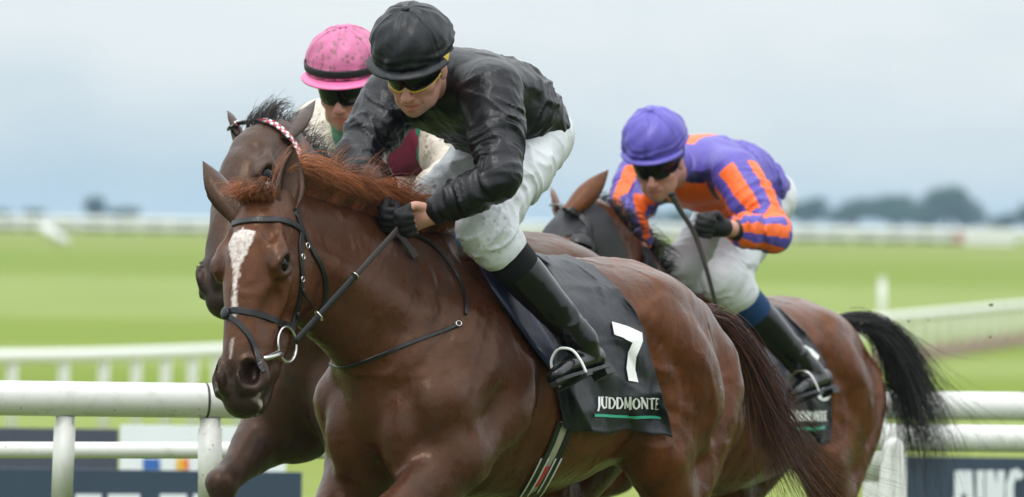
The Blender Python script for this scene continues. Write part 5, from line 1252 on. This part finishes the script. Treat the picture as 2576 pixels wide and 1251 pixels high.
# ---- saddle cloths
def cloth(h, front, rear, label, rows=62, cols=54, off=.010, seed=0, mat=None, fold=1.0, group='numbered saddle cloths'):
    """cloth lying on the near flank; edges given in photo units, then carried over the spine to the other flank"""
    fr, rr = catmull(front, 10), catmull(rear, 10)
    def at(q, t): s = np.concatenate([[0], np.cumsum(np.linalg.norm(np.diff(q, axis=0), axis=1))]); s /= s[-1]; return np.array([np.interp(t, s, q[:, 0]), np.interp(t, s, q[:, 1])])
    G = np.zeros((rows, cols, 3)); last = None
    for i in range(rows):
        t = i / (rows - 1)
        for j in range(cols):
            x = j / (cols - 1); q = at(fr, t) * (1 - x) + at(rr, t) * x; p, n_ = hit(h.tree, q[0], q[1], 0)
            G[i, j] = p if p is not None else np.nan
    # fill misses and smooth so that it hangs like cloth
    D_ = np.array([[pix(G[i, j])[2] if not np.isnan(G[i, j, 0]) else np.nan for j in range(cols)] for i in range(rows)])
    med = np.nanmedian(D_); D_[np.abs(D_ - med) > .8] = np.nan
    for _ in range(60):
        bad = np.isnan(D_)
        if not bad.any(): break
        pad = np.pad(D_, 1, mode='constant', constant_values=np.nan); nb_ = np.stack([pad[:-2, 1:-1], pad[2:, 1:-1], pad[1:-1, :-2], pad[1:-1, 2:]])
        with np.errstate(all='ignore'): import warnings; warnings.simplefilter('ignore'); mv = np.nanmean(nb_, 0)
        D_[bad] = mv[bad]
    for _ in range(6):
        pd = np.pad(D_, 1, mode='edge'); D_ = np.minimum(D_, (pd[:-2, 1:-1] + pd[2:, 1:-1] + pd[1:-1, :-2] + pd[1:-1, 2:]) / 4)
    rg = np.random.default_rng(seed); ph = rg.uniform(0, 6, 6)
    for i in range(rows):
        t = i / (rows - 1)
        for j in range(cols):
            x = j / (cols - 1); q = at(fr, t) * (1 - x) + at(rr, t) * x; q = q + np.array([3.0 * math.sin(9 * t + ph[1]) * x, (5 * math.sin(8 * x + ph[3]) + 3 * math.sin(19 * x)) * t ** 3])
            w_ = .007 * t * math.sin(9 * x + 3 * t + ph[0]) + .005 * math.sin(14 * (x - .6 * t) + ph[1]) * (.3 + t) + .0035 * math.sin(23 * (x + .5 * t) + ph[2])
            w_ += .004 * math.sin(17 * (t - .35 * x) + ph[3]) * (1 - t)
            rdg = lambda a, b: (1 - abs(math.sin(a)) ) ** 3 * b
            w_ += rdg(7 * (x * 1.3 + .8 * t) + 1.5 * math.sin(3 * t + ph[4]), .010 * max(0, 1 - 1.6 * t)) + rdg(5 * (x - .9 * t) + ph[5] + .8 * math.sin(4 * x), .009 * t) + rdg(9 * t + 2 * x + ph[2], .005)
            G[i, j] = W(q[0], q[1], D_[i, j] - off - .010 * t - max(-.004, fold * w_) - .006)
    Lc = np.array([[h.l(G[i, j]) for j in range(cols)] for i in range(rows)])
    top = Lc[0]; arch = []
    for a in (.55, 0, -.55):
        row = []
        for j in range(cols):
            y = top[j, 1] * a; r_ = h.tree.ray_cast(Vector(h.w((top[j, 0], y, 2.2))), Vector((0, 0, -1))); z = h.l(np.array(r_[0]))[2] + .012 if r_[0] is not None else top[j, 2]
            row.append((top[j, 0], y, max(z, top[j, 2])))
        arch.append(row)
    mir = Lc.copy(); mir[..., 1] *= -1
    full = np.concatenate([Lc[::-1], np.array(arch), mir], 0); R_, C_ = full.shape[:2]
    V = np.array([[h.w(full[i, j]) for j in range(C_)] for i in range(R_)]).reshape(-1, 3)
    F = np.array([(i * C_ + j, i * C_ + j + 1, (i + 1) * C_ + j + 1, (i + 1) * C_ + j) for i in range(R_ - 1) for j in range(C_ - 1)])
    root = empty('saddle_cloth', h.w((.0, 0, 1.55)), label, 'saddle cloth', group)
    ob = mobj('cloth', V, F, mat or M['cloth_navy'], root)
    sm = ob.modifiers.new('thickness', 'SOLIDIFY'); sm.thickness = .003; sm.offset = -1
    return root, bvh(V, F)
def decal(tree, poly, mat, name, parent, off=.0055, cut=5):
    """printed shape: outline in photo units laid on a cloth"""
    bm = bmesh.new(); f_ = bm.faces.new([bm.verts.new((x, y, 0)) for x, y in poly]); bmesh.ops.triangulate(bm, faces=[f_]); bmesh.ops.subdivide_edges(bm, edges=bm.edges[:], cuts=cut, use_grid_fill=True)
    bmesh.ops.triangulate(bm, faces=bm.faces[:]); bm.verts.ensure_lookup_table(); V = []; ok = []
    for i, v in enumerate(bm.verts):
        p, n_ = hit(tree, v.co.x, v.co.y, off); ok.append(p is not None); V.append(p if p is not None else np.zeros(3)); v.index = i
    F = [tuple(v.index for v in f_.verts) for f_ in bm.faces if all(ok[v.index] for v in f_.verts)]; bm.free()
    return mobj(name, V, F, mat, parent) if F else None
def quadstroke(a, b, w_):
    a, b = np.array(a, float), np.array(b, float); d = (b - a) / np.linalg.norm(b - a); s = np.array([-d[1], d[0]]) * w_ / 2; return [tuple(a - s), tuple(b - s), tuple(b + s), tuple(a + s)]
GLY = dict(J=(.42, [((.62, 0), (.62, .95), .2), ((.62, .9), (.25, 1.25), .16), ((.3, 0), (.95, 0), .1)]),
           U=(.9, [((.2, 0), (.2, .75), .2), ((.2, .72), (.45, 1), .17), ((.42, .99), (.72, .92), .12), ((.74, .95), (.78, 0), .12), ((0, 0), (.42, 0), .09), ((.6, 0), (.98, 0), .09)]),
           D=(.95, [((.2, 0), (.2, 1), .2), ((.2, .03), (.6, .08), .11), ((.57, .06), (.85, .35), .16), ((.85, .32), (.85, .66), .2), ((.85, .63), (.55, .95), .16), ((.6, .95), (.05, .98), .11)]),
           M=(1.05, [((.16, 1), (.24, 0), .12), ((.24, 0), (.52, .85), .2), ((.5, .85), (.8, 0), .11), ((.8, 0), (.88, 1), .2)]),
           O=(1.0, [((.5, .03), (.22, .22), .14), ((.22, .2), (.14, .55), .2), ((.14, .5), (.28, .85), .17), ((.26, .83), (.52, .98), .13), ((.5, .98), (.78, .82), .14), ((.77, .84), (.86, .5), .2), ((.86, .55), (.74, .18), .17), ((.76, .2), (.48, .03), .13)]),
           N=(1.0, [((.18, 1), (.18, 0), .11), ((.18, 0), (.82, 1), .2), ((.82, 1), (.82, 0), .11), ((0, 0), (.3, 0), .09), ((.66, 0), (1, 0), .09)]),
           T=(.9, [((.45, 0), (.45, 1), .2), ((.02, .05), (.9, .05), .11), ((.28, .98), (.64, .98), .09)]),
           E=(.8, [((.2, 0), (.2, 1), .2), ((.1, .05), (.72, .05), .11), ((.2, .5), (.6, .5), .1), ((.1, .95), (.76, .95), .11)]))
def word(tree, text, u0_, u1_, vt, vb, parent, mat, slope=0.0, skew=0.0, stretch=None):
    tot = sum(GLY[c][0] for c in text); x = 0.0; sc = (u1_ - u0_) / tot; hgt = vb - vt
    for k, ch in enumerate(text):
        w_, st = GLY[ch]; mb = MB()
        for a, b, t in st:
            A = (u0_ + sc * (x + a[0] * w_), vt + a[1] * hgt + slope * sc * x); B = (u0_ + sc * (x + b[0] * w_), vt + b[1] * hgt + slope * sc * x)
            pl = quadstroke(A, B, max(t * hgt * .95, 2.2)); P = [hit(tree, *q, .0058 + .0002 * len(mb.v) / 4)[0] for q in pl]
            if all(p is not None for p in P): mb.add(P, [(0, 1, 2, 3)])
        if mb.f: mb.build('letter', mat, parent, smooth=False)
        x += w_ + .0
cl1, ct1 = cloth(h1, [(1196, 604), (1245, 730), (1330, 855), (1392, 950), (1420, 1080)], [(1548, 716), (1604, 800), (1642, 905), (1668, 1000), (1690, 1096)], 'charcoal saddle cloth with white number 7 on the leading chestnut', seed=1, fold=2.8)
decal(ct1, [(1536, 811), (1572, 822), (1612, 840), (1613, 860), (1598, 898), (1595, 932), (1602, 963), (1578, 960), (1572, 927), (1576, 892), (1588, 862), (1542, 842)], M['white_print'], 'number_seven', cl1)
word(ct1, 'JUDDMONTE', 1498, 1663, 999, 1027, cl1, M['white_print'], .01)
decal(ct1, [(1492, 1041), (1663, 1047), (1663, 1054), (1492, 1048)], M['green_print'], 'green_line', cl1, cut=16)
cl3, ct3 = cloth(h3, [(1880, 830), (1915, 900), (1945, 980), (1965, 1060), (1985, 1106)], [(2030, 836), (2064, 892), (2090, 965), (2096, 1050), (2086, 1116)], 'charcoal saddle cloth with white disc on the bay horse behind', seed=5, fold=1.8)
word(ct3, 'JUDDMONTE', 1984, 2079, 1034, 1059, cl3, M['white_print'], .0)
decal(ct3, [(1996, 1075), (2072, 1073), (2072, 1080), (1996, 1082)], M['green_print'], 'green_line', cl3, cut=12)
decal(ct3, [(2070 + 20 * math.cos(a * .39), 988 + 21 * math.sin(a * .39)) for a in range(16)], M['white_print'], 'number_disc', cl3)
decal(ct3, [(2022, 872), (2040, 880), (2058, 898), (2054, 908), (2036, 896), (2020, 884)], M['white_print'], 'number_stroke', cl3)
cl2 = empty('saddle_cloth', h2.w((0, 0, 1.55)))
bpy.data.objects.remove(cl2)
# ---- saddles, stirrups, girth, pads
M['navy_pad'] = silk_mat('navy_pad', (.014, .018, .05), .5, .2, wr=.3); M['blue_pad'] = simple('blue_sponge', (.06, .27, .72), .7, .3, .15, 80, .4, .004)
M['stirrup_white'] = simple('pale_stirrup', (.72, .72, .68), .35, .5, .05, 20, .02)
def saddle(h, label, P, x0=.06, iron=None):
    r = empty('saddle', h.w((x0, 0, 1.6)), label, 'saddle', 'racing saddles')
    S = SDF(); S.chain([(x0 + .24, 0, 1.575), (x0 + .12, 0, 1.55), (x0 - .02, 0, 1.545), (x0 - .10, 0, 1.555)], [.07, .085, .09, .08], [.026, .022, .022, .022], k=.02)
    V, F = S.mesh(.01); mobj('seat', h.o + V @ h.A, F, M['leather'], r)
    for s in (1, -1):
        kn, an = P['kn' + ('L' if s > 0 else 'R')], P['an' + ('L' if s > 0 else 'R')]; toe, heel = P['toe' + ('L' if s > 0 else 'R')], P['heel' + ('L' if s > 0 else 'R')]
        sd_ = nrm(toe - heel); sh = nrm(an - kn); dn = nrm(sh - sd_ * (sh @ sd_)); cs = np.cross(sd_, dn)
        b_ = heel * .36 + toe * .64
        arch = [b_ + cs * .048 + dn * .040, b_ + cs * .049 + dn * .0, b_ + cs * .038 - dn * .040, b_ - dn * .060, b_ - cs * .038 - dn * .040, b_ - cs * .049, b_ - cs * .048 + dn * .040]
        ir = MB().tube(catmull(arch, 6), .0042, 10).build('stirrup_iron', iron or M['steel'], r)
        MB().box(b_ + dn * .044, .036, .112, .010, [sd_, cs, dn]).build('tread', M['rubber'], ir, smooth=False)
        a0 = h.w((x0 + .08, .16 * s, 1.52)); a1 = b_ - dn * .060
        L_ = catmull([a0, a0 * .5 + a1 * .5 + nrm(h.A[1]) * s * .03, a1], 8); MB().strap(L_, np.tile(nrm(h.A[1]) * s, (len(L_), 1)), .016, .004).build('stirrup_leather', M['leather'], r)
    return r
sa1 = saddle(h1, 'small black racing saddle under the black-clad jockey', P1, .12, M['stirrup_white']); saddle(h2, 'small black racing saddle under the pink-capped jockey', P2, .10); saddle(h3, 'small black racing saddle under the purple-capped jockey', P3, .10)
def patch(h, uv, mat, name, parent, off):
    bm = bmesh.new(); f_ = bm.faces.new([bm.verts.new((x, y, 0)) for x, y in uv]); bmesh.ops.triangulate(bm, faces=[f_]); bmesh.ops.subdivide_edges(bm, edges=bm.edges[:], cuts=4, use_grid_fill=True); bmesh.ops.triangulate(bm, faces=bm.faces[:])
    V = []; ok = []
    for i, v in enumerate(bm.verts): p, n_ = hit(h.tree, v.co.x, v.co.y, 0); d_ = ray(v.co.x, v.co.y); ok.append(p is not None); V.append(p - d_ * off if p is not None else np.zeros(3)); v.index = i
    F = [tuple(v.index for v in f_.verts) for f_ in bm.faces if all(ok[v.index] for v in f_.verts)]; bm.free()
    o = mobj(name, V, F, mat, parent); sm = o.modifiers.new('thickness', 'SOLIDIFY'); sm.thickness = .006; sm.offset = 0; return o
patch(h1, [(1176, 618), (1212, 628), (1262, 690), (1300, 725), (1400, 880), (1400, 950), (1340, 872), (1290, 800), (1238, 728)], M['navy_pad'], 'saddle_flap', sa1, .045)
patch(h1, [(1200, 640), (1222, 632), (1262, 668), (1256, 684), (1230, 676)], M['white_print'], 'white_patch', sa1, .053)
patch(h1, [(1262, 705), (1276, 700), (1318, 740), (1312, 748)], M['white_print'], 'white_patch', sa1, .053)
S = SDF(); pc = W(1164, 592, 32.52); S.ell(pc, (.022, .03, .026), k=.01); S.ell(pc + (.004, 0, -.015), (.02, .028, .02), k=.01); V, F = S.mesh(.005); mobj('blue_pad', V, F, M['blue_pad'], sa1)
# girth with pale elastic and red buckle piece
gi = empty('girth', h1.w((.3, .2, .95)), 'dark girth straps with pale elastic and red stripe below the charcoal cloth', 'girth')
gl = lambda o: [(1421 + o, 1062), (1398 + o, 1122), (1368 + o, 1180), (1338 + o, 1232), (1300 + o, 1290)]
M['elastic'] = simple('pale_elastic', (.34, .33, .24), .8, .2, .15, 120, .3, .002); M['red_web'] = simple('red_web', (.5, .03, .03), .7); M['white_web'] = simple('white_web', (.7, .7, .7), .7)
for o, w_, mt, nm in ((-15, .022, 'leather', 'edge_strap'), (17, .022, 'leather', 'edge_strap'), (0, .030, 'elastic', 'elastic_strap')): strap_uv(h1, gl(o), w_, M[mt], nm, gi, .004, off=.004 if mt != 'elastic' else .002)
strap_uv(h1, [(1374, 1170), (1360, 1194), (1346, 1218)], .014, M['red_web'], 'red_strap', gi, .004, off=.007)
for o in (-22, -5, 14, 28): strap_uv(h1, [(1380 + o, 1150), (1352 + o, 1205), (1322 + o, 1255)], .004, M['white_web'], 'white_edge', gi, .003, off=.008)
# ---- whip
wh = empty('whip', W(1745, 565, 39.03), 'black riding whip held upright by the purple-capped jockey', 'whip')
MB().tube(catmull([W(1690, 490, 38.98), W(1712, 530, 39.0), W(1748, 590, 39.03), W(1778, 680, 39.05), W(1802, 770, 39.1), W(1812, 800, 39.1)], 5), np.interp(np.linspace(0, 1, 26), [0, .05, .1, .4, 1], [.012, .013, .010, .009, .0065]), 10).build('shaft', M['leather_brown'], wh)
MB().tube([W(1688, 484, 38.98), W(1691, 492, 38.98)], [.012, .015], 10).build('knob', M['rubber'], wh)
# turf thrown up
M['clod'] = simple('earth_clod', (.05, .045, .02), .9)
for i, (u_, v_, s_) in enumerate(((2165, 815, .005), (2285, 808, .004), (2335, 806, .003), (2490, 848, .004), (2709 * .92, 768, .006), (2170, 880, .004))):
    S = SDF(); p = W(u_, v_, 40.6); S.ell(p, (s_ * 1.3, s_, s_ * .7), k=.004); S.ell(p + (s_, 0, .3 * s_), (s_ * .7, s_ * .6, s_ * .5), k=.004); V, F = S.mesh(s_ * .35)
    tag(mobj('turf_clod', V, F, M['clod'], at=p), ['dark turf clod in the air just right of the blue-gaitered boot', 'turf clod in the air left of the white marker post', 'tiny turf clod in the air nearest the white marker post', 'turf clod in the air below the right-hand rail top', 'largest turf clod in the air, farthest right', 'turf clod in the air above the last horse croup'][i], 'clod', 'turf clods in the air')
